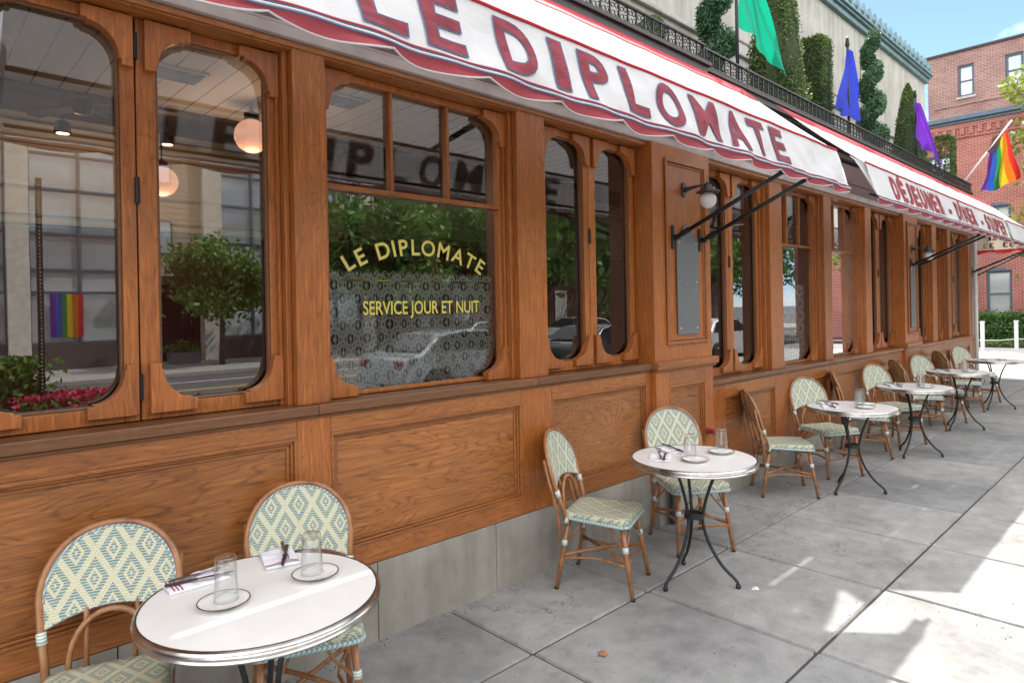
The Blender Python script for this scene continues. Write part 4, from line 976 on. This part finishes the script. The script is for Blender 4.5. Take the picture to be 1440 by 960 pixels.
fd = thing('fire_hose_connection', 'small red fire hose connection on the wall behind the second table', 'hose connection', (5.04, -.075, .635))
MB().lathe([(.075, 0), (.075, -.012), (.05, -.02), (.04, -.08), (.055, -.085), (.06, -.13), (.045, -.14), (0, -.145)], axis='y', n=24).build('body', 'redpaint', fd, smooth=True, auto=40)
fd.scale = (.42, .42, .42)
MB().lathe([(.02, -.14), (.022, -.165), (0, -.168)], axis='y', n=6).box(-.07, -.055, -.12, -.095, -.015, .015).box(.055, .07, -.12, -.095, -.015, .015).build('cap', 'redpaint', fd)
sp_ = thing('standpipe', 'grey vertical pipe on the stone base behind the second table', 'pipe', (4.42, -.105, 0))
MB().box(-.03, .03, -.03, .012, 0, .40).build('pipe', 'pewter', sp_, bevel=.01)
MB().tube([(0, -.01, .05), (0, -.01, .06)], .045, 12).build('collar', 'pewter', sp_)

# ------------------------------------------------------------------ chairs
def make_chair():
    c = thing('bistro_chair', 'x', 'chair')
    Wd, H0, H1 = .222, .70, .925
    yb = lambda z: -.175-.145*(z-.43)/.5
    def ztop(x): return H0+(H1-H0)*(max(0, 1-abs(x/Wd)**2.25))**(1/2.1)
    cur = lambda x: -.028*(1-(x/Wd)**2)
    def hoop(sc=1.0, dy=0.0, zb=.40, top=0.0):
        P = [(-.19*sc, yb(.42)+dy, zb), (-.198*sc, yb(.5)+dy, .5), (-.212*sc, yb(.6)+dy, .6)]
        for k in range(25):
            t = pi*k/24; x = -Wd*sc*cos(t); xx = min(abs(x)/sc, Wd); z = ztop(xx)+top; P.append((x, yb(z)+dy+cur(x)*.9, z))
        return P+[(.212*sc, yb(.6)+dy, .6), (.198*sc, yb(.5)+dy, .5), (.19*sc, yb(.42)+dy, zb)]
    MB().tube(hoop(1.0), .0128, 9).build('back_frame', 'rattan', c, smooth=True)
    m = MB()
    for s in (-1, 1):
        m.tube([(s*.19, -.215, .30), (s*.198, -.222, .45), (s*.216, -.262, .62), (s*.222, yb(.78)-.026, .78)], .0115, 8)
        m.tube([(s*.075, -.205, .43), (s*.08, -.245, .60), (s*.085, yb(.8)-.045, .8), (s*.09, yb(ztop(.09))-.03, ztop(.09)-.01)], .0095, 8)
    P = [(-.13*cos(t)*1.0, -.195-.03*sin(t)-.01, .45+.19*sin(t)**.8) for t in [pi*k/14 for k in range(15)]]
    m.tube(P, .0105, 8); m.build('back_strut', 'rattan', c, smooth=True)
    zbt = lambda x: .605+.045*(1-(x/Wd)**2)
    def panel(off):
        def f(u, v):
            x = Wd*.965*(2*u-1); a, b = zbt(x), max(ztop(x*.99)-.008, zbt(x)+.01); z = a+(b-a)*v; xx = x*(1-.06*max(0, .70-z)/.1); return (xx, yb(z)+cur(x)+off, z)
        return f
    def puv(off):
        f = panel(off); return lambda u, v: (f(u, v)[0]+.059, f(u, v)[2]+.02)
    MB().grid(panel(.006), 26, 18, puv(.006)).build('backrest', 'weave_back', c, smooth=True)
    MB().grid(panel(-.010), 26, 18, puv(0)).build('rear_weave', 'weave_rear', c, smooth=True)
    f = panel(-.002); rim = [f(k/26, 0) for k in range(27)]
    m = MB().tube(rim, .0075, 6); arc = [(x*.955, y+.002, z-.012) for x, y, z in hoop(1.0)[3:-3]]; m.tube(arc, .008, 6); m.build('binding', 'binding', c, smooth=True)
    # seat
    pts = []
    def corner(cx, cy, r, a0): return [(cx+r*cos(a0+pi/2*k/5), cy+r*sin(a0+pi/2*k/5)) for k in range(6)]
    pts = corner(.165, .165, .045, 0)+corner(-.165, .165, .045, pi/2)+corner(-.15, -.165, .04, pi)+corner(.15, -.165, .04, 3*pi/2)
    n = len(pts); rings = [(1.0, .428), (1.005, .450), (.998, .459), (.975, .464), (.8, .4645), (.5, .461), (.2, .459)]
    vs = [(x*s, y*s, z-(.016 if (y > .12 and z < .43) else 0)) for s, z in rings for x, y in pts]+[(0, 0, .4588), ]
    fs = []; uvs = []
    U_ = lambda i: (vs[i][0]+.044, vs[i][1]+(.47-vs[i][2] if vs[i][2] < .462 else 0)+.05)
    for k in range(len(rings)-1):
        for i in range(n):
            q_ = (k*n+i, k*n+(i+1) % n, (k+1)*n+(i+1) % n, (k+1)*n+i); fs.append(q_); uvs.append([U_(a) for a in q_])
    k = (len(rings)-1)*n
    for i in range(n): q_ = (k+i, k+(i+1) % n, len(vs)-1); fs.append(q_); uvs.append([U_(a) for a in q_])
    fs.append(tuple(range(n))[::-1]); uvs.append([U_(a) for a in range(n)][::-1])
    st = MB().add(vs, fs, uvs).build('seat', 'weave_seat', c, smooth=True)
    MB().tube([(x*1.01, y*1.01, .434-(.016 if y > .12 else 0)) for x, y in pts], .0095, 7, closed=True).build('edge_band', 'binding', st, smooth=True)
    for s in (-1, 1):
        for top, bot in (((s*.168, .165, .425), (s*.205, .232, 0)), ((s*.165, -.165, .425), (s*.205, -.238, 0))):
            a, b = Vector(top), Vector(bot)
            leg = MB().tube([a, a.lerp(b, .5)+Vector((s*.002, 0, 0)), b], [.0165, .0155, .0135], 10).build('leg', 'rattan', c, smooth=True)
            p, q_ = a.lerp(b, .30), a.lerp(b, .38); MB().tube([p, q_], .0188, 10).build('leg_wrap', 'wrap', leg, smooth=True)
            MB().lathe([(0, 0.001), (.0145, .001), (.0150, .012)], (bot[0], bot[1], 0), 10).build('foot_cap', 'umber', leg)
            at = a.lerp(b, .40)
            MB().tube([at, at.lerp(Vector((0, bot[1]*.8, .42)), .5)+Vector((0, 0, .02)), Vector((s*.05, top[1], .425))], .0062, 6).tube([at, Vector((top[0], top[1]*.45, .425))], .0062, 6).build('brace', 'rattan', c, smooth=True)
    z = .205
    m = MB()
    for s in (-1, 1): m.tube([(s*-.19, .202, z), (0, 0, z+.004*s+.008), (s*.19, -.205, z)], .0105, 8)
    for s in (-1, 1):
        m.tube([(s*.195, .215, z-.02), (s*.145, .08, z-.016), (s*.13, 0, z-.016), (s*.145, -.08, z-.016), (s*.195, -.215, z-.02)], .0085, 7)
    m.tube([(-.195, .212, z-.03), (0, .17, z-.028), (.195, .212, z-.03)], .0085, 7)
    m.build('stretcher', 'rattan', c, smooth=True)
    for s in (-1, 1):
        MB().tube([(s*.206, yb(.56), .56), (s*.2115, yb(.60), .60)], .0165, 9).build('frame_wrap', 'wrap', c, smooth=True)
        MB().tube([(s*.188, yb(.42)-.002, .405), (s*.189, yb(.42)-.002, .435)], .0165, 9).build('frame_wrap', 'wrap', c, smooth=True)
    return c
chairs = [(.48, -.43, -110, 'foreground chair left of the nearest table, half out of the picture'), (1.205, -.42, -112, 'foreground chair tucked behind the nearest table against the panelling'),
          (3.18, -.40, -68, 'chair standing clear at the left of the second table, side on'), (4.14, -.43, -122, 'chair behind the second table below the metal plate'),
          (5.86, -.36, -51, 'chair showing its brown woven rear, left of the third table'), (6.83, -.385, -118, 'chair facing out behind the third table'),
          (7.93, -.385, -66, 'side on chair just right of the third table glasses'), (8.86, -.43, -116, 'chair facing out behind the fourth table'),
          (10.0, -.40, -50, 'chair with dark rear weave left of the fifth table'), (10.78, -.45, -116, 'chair facing out behind the fifth table'),
          (12.1, -.42, -50, 'chair with dark rear weave left of the farthest table'), (13.30, -.42, -116, 'chair facing out behind the farthest table')]
C0 = make_chair()
for i, (x, y, hd, lab) in enumerate(chairs):
    o = C0 if i == 0 else copy_tree(C0)
    o.location = (x, y, 0); o.rotation_euler = (0, 0, radians(hd-90)); tag(o, lab, 'chair', 'woven bistro chairs along the restaurant front')

# ------------------------------------------------------------------ tables and tableware
TZ = .765
def make_table():
    t = thing('bistro_table', 'x', 'table'); R_ = .382
    MB().lathe([(0, TZ), (R_-.012, TZ)], n=64).build('tabletop', 'tabletop', t, smooth=True)
    MB().lathe([(R_-.012, TZ-.0005), (R_-.012, TZ+.0012), (R_-.006, TZ+.0012), (R_-.006, TZ-.0005)], n=64).build('rim_line', 'line', t)
    MB().lathe([(R_-.006, TZ+.001), (R_, TZ-.002), (R_+.003, TZ-.008), (R_-.001, TZ-.011), (R_+.004, TZ-.016), (R_+.004, TZ-.022), (R_-.001, TZ-.026), (R_+.002, TZ-.032), (R_-.002, TZ-.038), (R_-.02, TZ-.04), (R_-.02, TZ-.030), (0, TZ-.030)], n=64).build('rim', 'chrome', t, smooth=True, auto=35)
    for k in range(3):
        a = radians(k*120)
        prof = [(.17, TZ-.032), (.125, .66), (.075, .52), (.052, .40), (.062, .32), (.10, .22), (.165, .12), (.225, .065), (.252, .035), (.255, .012)]
        # Catmull-Rom smoothing
        pts = []
        for i in range(len(prof)-1):
            p0 = prof[max(i-1, 0)]; p1 = prof[i]; p2 = prof[i+1]; p3 = prof[min(i+2, len(prof)-1)]
            for s in range(4):
                u = s/4; f = lambda j: .5*((2*p1[j])+(-p0[j]+p2[j])*u+(2*p0[j]-5*p1[j]+4*p2[j]-p3[j])*u*u+(-p0[j]+3*p1[j]-3*p2[j]+p3[j])*u**3); pts.append((f(0), f(1)))
        pts.append(prof[-1])
        lg = MB().tube([(r*cos(a), r*sin(a), z) for r, z in pts], .0098, 9).build('leg', 'iron', t, smooth=True)
        MB().lathe([(0, 0), (.012, 0), (.0155, .006), (.0155, .02), (.011, .026)], (.255*cos(a), .255*sin(a), 0), 12).build('foot', 'iron', lg, smooth=True)
    MB().lathe([(.045, .395), (.062, .395), (.062, .425), (.045, .425), (.045, .395)], n=28).tube([(-.045, 0, .41), (.045, 0, .41)], .008, 6).build('hub_ring', 'iron', t, smooth=True, auto=40)
    MB().box(-.18, .18, -.018, .018, TZ-.036, TZ-.0305).box(-.018, .018, -.18, -.0185, TZ-.036, TZ-.0305).box(-.018, .018, .0185, .18, TZ-.036, TZ-.0305).build('cross_bar', 'iron', t)
    return t
def make_plate():
    p = thing('plate', 'x', 'plate'); MB().lathe([(0, .004), (.048, .004), (.058, .010), (.078, .016), (.080, .0145), (.058, .006), (.048, 0), (0, 0)], n=48).build('dish', 'porcelain', p, smooth=True)
    MB().lathe([(.0775, .0166), (.0805, .0168), (.0812, .0150), (.0790, .0142), (.0775, .0166)], n=48).build('rim_line', 'line', p); return p
def make_glass():
    g_ = MB().lathe([(0, .142), (.029, .143), (.0325, .139), (.0330, .13), (.0375, .03), (.0385, .0005), (.0362, .0), (.0352, .03), (.0300, .118), (.026, .124), (0, .122)], n=36).build('drinking_glass', 'tumbler', None, smooth=True, auto=60); return g_
def make_napkin():
    n = thing('napkin', 'x', 'napkin')
    def f(u, v): return ((u-.5)*.20, (v-.5)*.12, .007+.004*sin(u*7)*sin(v*5)+.002*sin(u*23))
    MB().grid(f, 14, 9).grid(lambda u, v: ((u-.5)*.196+.004, (v-.5)*.125, .001), 2, 2).add([f(0, v/9) for v in range(10)]+[(f(0, v/9)[0]+.003, f(0, v/9)[1], .001) for v in range(10)], [(i, i+1, 11+i, 10+i) for i in range(9)]).add([f(u/14, 0) for u in range(15)]+[(f(u/14, 0)[0], f(u/14, 0)[1]-.002, .001) for u in range(15)], [(i, i+1, 16+i, 15+i) for i in range(14)]).add([f(1, v/9) for v in range(10)]+[(f(1, v/9)[0], f(1, v/9)[1], .001) for v in range(10)], [(i, i+1, 11+i, 10+i) for i in range(9)]).build('linen', 'linen', n, smooth=True)
    m = MB()
    for x in (-.085, -.072, -.059): m.add([(f((x+dx)/.20+.5, v/9)[0], f((x+dx)/.20+.5, v/9)[1], f((x+dx)/.20+.5, v/9)[2]+.0008) for v in range(10) for dx in (0, .0045)], [(2*i, 2*i+1, 2*i+3, 2*i+2) for i in range(9)])
    m.build('red_stripe', 'redstitch', n); return n
def make_knife():
    k = thing('knife', 'x', 'knife')
    MB().prism([(-.115, -.006), (-.11, -.008), (-.01, -.006), (-.01, .006), (-.11, .008), (-.115, .006)], 0.0, .007, 'xy').build('handle', plain('dark handle', (.05, .02, .018), .35), k, bevel=.0025)
    MB().prism([(-.009, -.005), (.0, -.005), (.02, -.008), (.09, -.009), (.108, -.003), (.110, .003), (.02, .006), (-.009, .005)], .0025, .0045, 'xy').build('blade', 'steel', k); return k
def make_fork():
    k = thing('fork', 'x', 'fork')
    MB().prism([(-.11, -.005), (-.10, -.007), (-.01, -.005), (-.01, .005), (-.10, .007), (-.11, .005)], 0.0, .006, 'xy').build('handle', MT['steel'], k, bevel=.002)
    m = MB().tube([(-.0095, 0, .003), (.03, 0, .005), (.045, 0, .006)], [.004, .003, .005], 6).prism([(.04, -.004), (.052, -.011), (.062, -.011), (.062, .011), (.052, .011), (.04, .004)], .004, .0065, 'xy')
    for s in (-1, -.33, .33, 1): m.tube([(.062, s*.0095, .005), (.08, s*.0095, .008), (.098, s*.009, .005)], [.0016, .0016, .001], 5)
    m.build('tines', 'steel', k); return k
TAB0, PL0, GL0, NP0, KN0, FK0 = make_table(), make_plate(), make_glass(), make_napkin(), make_knife(), make_fork()
tabs = [(.885, -.785, 20, 'nearest', 'round white bistro table in the foreground with chrome rim'), (3.58, -.80, -72, 'second', 'second bistro table from the front, beside the wall lamp pier'),
        (6.30, -.80, -74, 'third', 'third bistro table from the front'), (8.22, -.80, -70, 'fourth', 'fourth bistro table from the front'), (10.32, -.79, -75, 'fifth', 'fifth bistro table, second from the far end'), (12.6, -.78, -72, 'farthest', 'farthest bistro table at the corner of the building')]
used = set()
def place(o, x, y, z, rz, lab, cat, grp):
    c = o if o.name not in used else copy_tree(o)
    used.add(o.name); c.location = (x, y, z); c.rotation_euler = (0, 0, rz); tag(c, lab, cat, grp); return c
lay = [  # offsets from the table centre: left setting, right setting
    ('left', (-.155, .015), (-.125, .055), (-.20, .295), 0.0), ('right', (.155, .01), (.155, .045), (.175, .30), 0.0)]
for i, (x, y, rz, nm, lab) in enumerate(tabs):
    place(TAB0, x, y, 0, radians(rz), lab, 'table', 'round bistro tables on the sidewalk')
    if i == 0: L_ = [('left', (.76, -.775), (.775, -.755), (.755, -.515), 35), ('right', (1.075, -.78), (1.075, -.755), (1.055, -.525), 75)]
    elif i == 1: L_ = [('left', (3.50, -.86), (3.545, -.80), (3.43, -.66), 30), ('right', (3.80, -.87), (3.86, -.84), (3.66, -.585), 60)]
    elif i == 5: L_ = [('right', (12.66, -.87), (12.66, -.87), (12.35, -.66), 30)]
    else: L_ = [('left', (x-.04, y-.13), (x-.02, y-.07), (x-.17, y+.13), 30), ('right', (x+.17, y-.07), (x+.17, y-.02), (x+.02, y+.22), 55)]
    for sd, pl, gl, np_, na in L_:
        place(PL0, *pl, TZ+.0015, 0, f'small white plate with dark rim line at the {sd} of the {nm} table', 'plate', 'plates on the bistro tables')
        place(GL0, *gl, TZ+.006, 0, f'clear tumbler upside down on the {sd} plate of the {nm} table', 'glass', 'tumblers on the bistro tables')
        place(NP0, *np_, TZ+.0015, radians(na-35 if i == 0 and sd == 'left' else na), f'folded white napkin at the {sd} of the {nm} table', 'napkin', 'napkins on the bistro tables')
        a = radians(na)
        if i == 0 and sd == 'left': a = radians(-10)
        if i == 0 and sd == 'right': a = radians(-118)
        place(KN0, np_[0]+.012, np_[1]-.025, TZ+.0145, a, f'dark handled knife on the {sd} napkin of the {nm} table', 'knife', 'knives on the napkins')
        place(FK0, np_[0]+.03, np_[1]+.022, TZ+.0145, a+.14, f'dark steel fork on the {sd} napkin of the {nm} table', 'fork', 'forks on the napkins')

# litter on the sidewalk
lf = MB(); pts = [(.030*(.55+.45*abs(cos(2.5*t)))*cos(t), .030*(.55+.45*abs(cos(2.5*t)))*sin(t)) for t in [2*pi*k/26 for k in range(26)]]
lf.add([(x, y, .004+.012*((x*30)**2 % 1)*.5) for x, y in pts]+[(0, 0, .010)], [(i, (i+1) % 26, 26) for i in range(26)]); lf.tube([(0, 0, .009), (.035, .02, .004)], .0012, 5)
l0 = lf.build('fallen_leaf', 'leaf_dry')
for i, (x, y, lab) in enumerate(((2.50, -.93, 'dry brown leaf on the paving in front of the second table'), (8.6, -1.75, 'dry brown leaf lying on the far paving joint'))):
    o = l0 if i == 0 else l0.copy()
    if i: COL.objects.link(o)
    o.location = (x, y, 0); o.rotation_euler = (0, 0, i*2.1+.4); tag(o, lab, 'leaf', 'fallen leaves')
w_ = MB().add([(.03*cos(t)*(1+.2*sin(3*t)), .02*sin(t), .003+.002*sin(2*t)) for t in [2*pi*k/12 for k in range(12)]]+[(0, 0, .009)], [(i, (i+1) % 12, 12) for i in range(12)]).build('paper_scrap', 'paper')
w_.location = (3.72, -1.12, 0); tag(w_, 'small white scrap on the paving beside the second table foot', 'litter')

gr = MB(); P = []
for _ in range(900): P.append((random.uniform(-1, 15), -.03-abs(random.gauss(0, .05)), .004))
for _ in range(500): P.append((random.uniform(0, 12), random.choice((-.67, -1.66, -2.65))+random.gauss(0, .012), .004))
for _ in range(420): P.append((random.uniform(0, 12), random.uniform(-2.9, -.1), .003))
for p in P:
    r_ = random.uniform(.0015, .0055); a = random.uniform(0, 6.28); n_ = random.choice((3, 4, 5))
    gr.add([(p[0]+r_*cos(a+6.28*k/n_)*random.uniform(.6, 1.6), p[1]+r_*sin(a+6.28*k/n_), .0012) for k in range(n_)]+[(p[0], p[1], .0012+r_*.7)], [(k, (k+1) % n_, n_) for k in range(n_)])
tag(gr.build('grit', plain('grit and leaf crumbs', (.10, .075, .05), .9, var=.7, vs=40)), 'fine grit and leaf crumbs gathered along the wall foot and paving joints', 'grit', kind='stuff')

# ------------------------------------------------------------------ what the windows mirror: the other side of the street
O = thing('office_building', 'glass fronted building across the street with wood siding', 'building', (4, -24, 0), baked=True)
def opp(x0, x1, kind):
    if kind == 'glass':
        MB().box(x0, x1, -23.3, -23.05, 0, 9.5).build('glazing', 'farglass', O)
        m = MB(); n = max(1, round((x1-x0)/1.35))
        for k in range(n+1): xx = x0+(x1-x0)*k/n; m.box(xx-.045, xx+.045, -23.05, -22.95, .9, 9.5)
        for z in (.9, 2.6, 3.35, 4.55, 6.0, 7.2, 8.4): m.box(x0, x1, -23.0499, -22.965, z-.04, z+.04)
        m.build('mullion', 'bluegrey', O)
        MB().box(x0, x1, -23.2, -22.9, 0, .86).build('plinth', plain('dark plinth', (.09, .08, .075), .7), O)
    elif kind == 'column': MB().box(x0, x1, -23.3, -22.75, 0, 9.5).build('column', plain('pale concrete', (.65, .62, .55), .8), O, bevel=.02)
    else:
        MB().box(x0, x1, -23.3, -23.0, 3.2, 9.5).build('siding', 'siding', O)
        for cx in ((x0+x1)/2-.35,):
            for zz in (4.0, 6.6):
                w = MB().box(cx-.62, cx+.62, -22.999, -22.94, zz, zz+1.25).build('window', 'bluegrey', O); MB().box(cx-.55, cx-.03, -22.94, -22.93, zz+.07, zz+1.18).box(cx+.03, cx+.55, -22.94, -22.93, zz+.07, zz+1.18).build('glass', 'farglass', w)
        MB().box(x0, x1, -23.1, -22.5, 2.9, 3.199).build('entrance_canopy', 'umber', O)
        MB().box(x0, x1, -24, -23.9, 0, 2.9).build('lobby_glazing', 'carglass', O)
        MB().box(x0+.1, x0+.2, -23.3, -23.2, 0, 2.9).box(x1-.2, x1-.1, -23.3, -23.2, 0, 2.9).build('door_frame', 'umber', O)
for a, b, k in ((-16, -9.5, 'glass'), (-9.5, -8.9, 'column'), (-8.9, -4.6, 'siding'), (-4.6, -4.0, 'column'), (-4.0, 2.6, 'glass'), (2.6, 3.2, 'column'), (3.2, 6.0, 'glass'), (6.0, 8.6, 'siding'), (8.6, 9.3, 'column'), (9.3, 15.5, 'glass'), (15.5, 16.1, 'column')): opp(a, b, k)
MB().box(-16, 16.2, -34, -24.05, 0, 9.6).build('core', 'umber', O); MB().box(-16.2, 16.4, -34, -22.8, 9.601, 9.9).build('roof', 'trim', O)
hf = thing('hanging_rainbow_flag', 'rainbow flag hung upright in a window across the street', 'flag', (4.2, -22.9, 1.1))
for i, c in enumerate(['violet', 'blue', 'green', 'yellow', 'orange', 'red'][::-1][::-1]):
    MB().grid(lambda u, v, i=i: ((i+u)*.155-.46, .02*sin((i+u)*3)*v, v*1.45), 3, 6).build('cloth_stripe', 'stripe_'+c, hf)
RB = thing('brown_brick_house', 'brown brick rowhouses across the street beyond the glass building', 'building', (30, -24, 0), baked=True)
for a, b, z, mt in ((17.5, 25, 8.5, 'brick_brown'), (25.01, 33, 10, 'brick_brown'), (33.01, 48, 8, 'brick_brown')):
    w = MB().box(a, b, -34, -22.5, 0, z).build('wall', mt, RB)
    MB().box(a, b, -22.6, -22.2, z-.4, z+.1).build('cornice', 'trim', w)
    n = int((b-a)/2.2)
    for k in range(n):
        for zz in (1.0, 4.2): MB().box(a+.8+k*2.2, a+1.8+k*2.2, -22.499, -22.44, zz, zz+1.8).build('window', 'whitepaint' if k % 2 else 'farglass', RB)
tree('street_tree', 'leafy street tree across the road, mirrored in the left window', 8.3, -20.2, 4.6, 1.5, 7000, 'leaf_tree', 3.0, .10, .14, 'street trees across the road', seedv=11)
for i, (x, y, s_) in enumerate(((14.5, -19.6, 7.2), (21, -19.8, 8.5), (28, -19.4, 8), (-4, -19.8, 6.5), (36, -19.8, 9), (46, -19.5, 9))):
    tree('street_tree', ['broad street tree across the road before the column', 'tall street tree across the road before the brick houses', 'second tall street tree before the brick houses', 'street tree across the road at far left', 'third tall street tree before the brick houses', 'last street tree along the brick houses'][i], x, y, s_, s_*.36, 6500, 'leaf_tree', s_*.62, .15, .22, 'street trees across the road', seedv=20+i)
tree('street_tree', 'street tree on the near kerb between the parked cars', 12.6, -6.2, 6.5, 1.9, 6000, 'leaf_tree', 4.9, .13, .15, seedv=40)
# planter with geraniums and a post beside it
gp = thing('flower_planter', 'long planter of pink geraniums behind the camera', 'planter', (1.55, -6.3, 0))
MB().box(-.75, .75, -.22, .22, 0, .42).build('trough', 'zinc', gp, bevel=.02)
mb = MB(); leaves(mb, [(random.gauss(0, .35), random.gauss(0, .14), random.uniform(.42, .72)) for _ in range(1800)], .07); mb.build('foliage', 'leaf_tree', gp)
mb = MB(); leaves(mb, [(random.gauss(.05, .36), random.gauss(0, .17), random.uniform(.58, .80)) for _ in range(1500)], .06, elong=1.0); mb.build('blossom', 'petal', gp)
sb = thing('leafy_shrub', 'upright leafy shrub beside the flower planter', 'shrub', (1.0, -6.6, 0)); mb = MB(); leaves(mb, [(random.gauss(0, .18), random.gauss(0, .18), random.uniform(.4, 1.25)) for _ in range(2200)], .07); mb.build('foliage', 'leaf_tree', sb)
MB().lathe([(0, 0), (.2, 0), (.25, .42), (.22, .42), (0, .38)], n=18).build('pot', 'zinc', sb)
ps = thing('sign_post', 'dark green perforated street post by the planter', 'post', (1.28, -6.35, 0)); MB().box(-.03, .03, -.03, .03, 0, 3.4).build('shaft', plain('dark green metal', (.012, .025, .018), .5), ps)
m = MB()
for k in range(70): m.lathe([(0, -.0335), (.006, -.0335), (.007, -.031)], (0, 0, .2+k*.045), 6, axis='y')
m2 = MB()
for k in range(70): m2.lathe([(0, .0335), (.007, .0335), (.008, .031)], (0, 0, .2+k*.045), 6, axis='y')
m2.build('hole_row', 'paper', ps)
for i, x in enumerate((5.2, -1.0)):
    d = thing('zinc_planter', ['low zinc planter with pale shrub across the road', 'low zinc planter at far left across the road'][i], 'planter', (7.6 if i == 0 else x, -22.0, 0)); MB().box(-.5, .5, -.25, .25, 0, .42).build('trough', 'zinc', d, bevel=.02)
    mb = MB(); leaves(mb, [(random.gauss(0, .25), random.gauss(0, .13), .42+abs(random.gauss(0, .15))) for _ in range(700)], .08); mb.build('foliage', 'leaf_tree', d)

def make_car(paint):
    c = thing('parked_car', 'x', 'car')
    prof = [(-2.2, .35), (-2.22, .62), (-2.1, .92), (-1.75, 1.0), (-1.2, 1.36), (-.4, 1.46), (.35, 1.42), (1.05, 1.0), (1.75, .90), (2.12, .74), (2.2, .5), (2.15, .3), (1.75, .26), (1.7, .45), (1.5, .62), (1.3, .66), (1.1, .62), (.92, .45), (.88, .26), (-.9, .26), (-.95, .45), (-1.12, .62), (-1.32, .66), (-1.52, .62), (-1.7, .45), (-1.76, .28)]
    n = len(prof); vs = []
    for yy, sc in ((-.86, 1.0), (-.90, .985), (.90, .985), (.86, 1.0)):
        for x, z in prof:
            k = max(0, (z-.95)/.5); w = yy*(1-.24*k) if abs(yy) < .87 else yy*(1-.24*k); vs.append((x*(.985 if abs(yy) > .87 else 1.0), w, z))
    order = [1, 0, 3, 2]
    vs2 = []
    for r_ in (0, 3): pass
    mb = MB(); half = []
    for s in (-1, 1):
        for x, z in prof: k = max(0, (z-.95)/.5); half.append((x, s*.88*(1-.24*k), z))
    fs = [(i, (i+1) % n, n+(i+1) % n, n+i) for i in range(n)]+[tuple(range(n)), tuple(range(n, 2*n))[::-1]]
    mb.add(half, fs); mb.build('body', paint, c, bevel=.05, smooth=True, auto=50)
    m = MB()
    for s in (-1, 1):
        q_ = [(-1.55, 1.0), (-1.12, 1.31), (-.4, 1.40), (.3, 1.37), (.88, 1.0)]
        m.add([(x, s*(.885*(1-.24*max(0, (z-.95)/.5))+.004), z) for x, z in q_], [tuple(range(5))])
    m.build('side_window', 'carglass', c)
    for nm, (xa, za), (xb, zb_) in (('windscreen', (1.02, 1.035), (.40, 1.41)), ('rear_window', (-1.70, 1.045), (-1.22, 1.365))):
        dx = .03 if xa > 0 else -.03; w1, w2 = .80, .64
        MB().add([(xa+dx, -w1, za+.01), (xa+dx, w1, za+.01), (xb+dx, w2, zb_+.01), (xb+dx, -w2, zb_+.01)], [(0, 1, 2, 3)]).build(nm, 'carglass', c)
    for x in (-1.32, 1.3):
        for s in (-1, 1):
            w = MB().lathe([(.20, -.1), (.30, -.1), (.33, -.07), (.33, .07), (.30, .1), (.20, .1)], (x, s*.80, .33), 28, axis='y').build('wheel', 'rubber', c, smooth=True, auto=40)
            m = MB().lathe([(0, s*.085), (.19, s*.075), (.205, s*.1)], (x, s*.80, .33), 28, axis='y'); m.build('rim', 'chrome', w, smooth=True)
    for s in (-1, 1):
        MB().box(2.06, 2.17, s*.62-.16, s*.62+.16, .60, .74).build('headlight', 'porcelain', c, bevel=.03); MB().box(-2.2, -2.1, s*.66-.15, s*.66+.15, .70, .86).build('tail_light', 'redpaint', c, bevel=.03)
    return c
first = {}
for x, y, p, rz, lab in ((9.4, -8.3, 'silver', 0, 'pale silver parked car nearest the restaurant'), (14.6, -8.1, 'dark', 0, 'black parked car second along the near kerb'), (20.4, -8.1, 'white', 0, 'white parked car third along the near kerb'),
                         (17.0, -16.9, 'grey', 180, 'grey car parked across the road by the trees'), (23.5, -16.9, 'white', 180, 'white car parked across the road by the brick houses'), (31, -16.9, 'silver', 180, 'silver car parked far across the road')):
    if p not in first: o = first[p] = make_car('car_'+p)
    else: o = copy_tree(first[p])
    o.location = (x, y, -.14); o.rotation_euler = (0, 0, radians(rz)); tag(o, lab, 'car', 'cars parked along the kerb')
# pale house beyond the crossing, mirrored far down the street
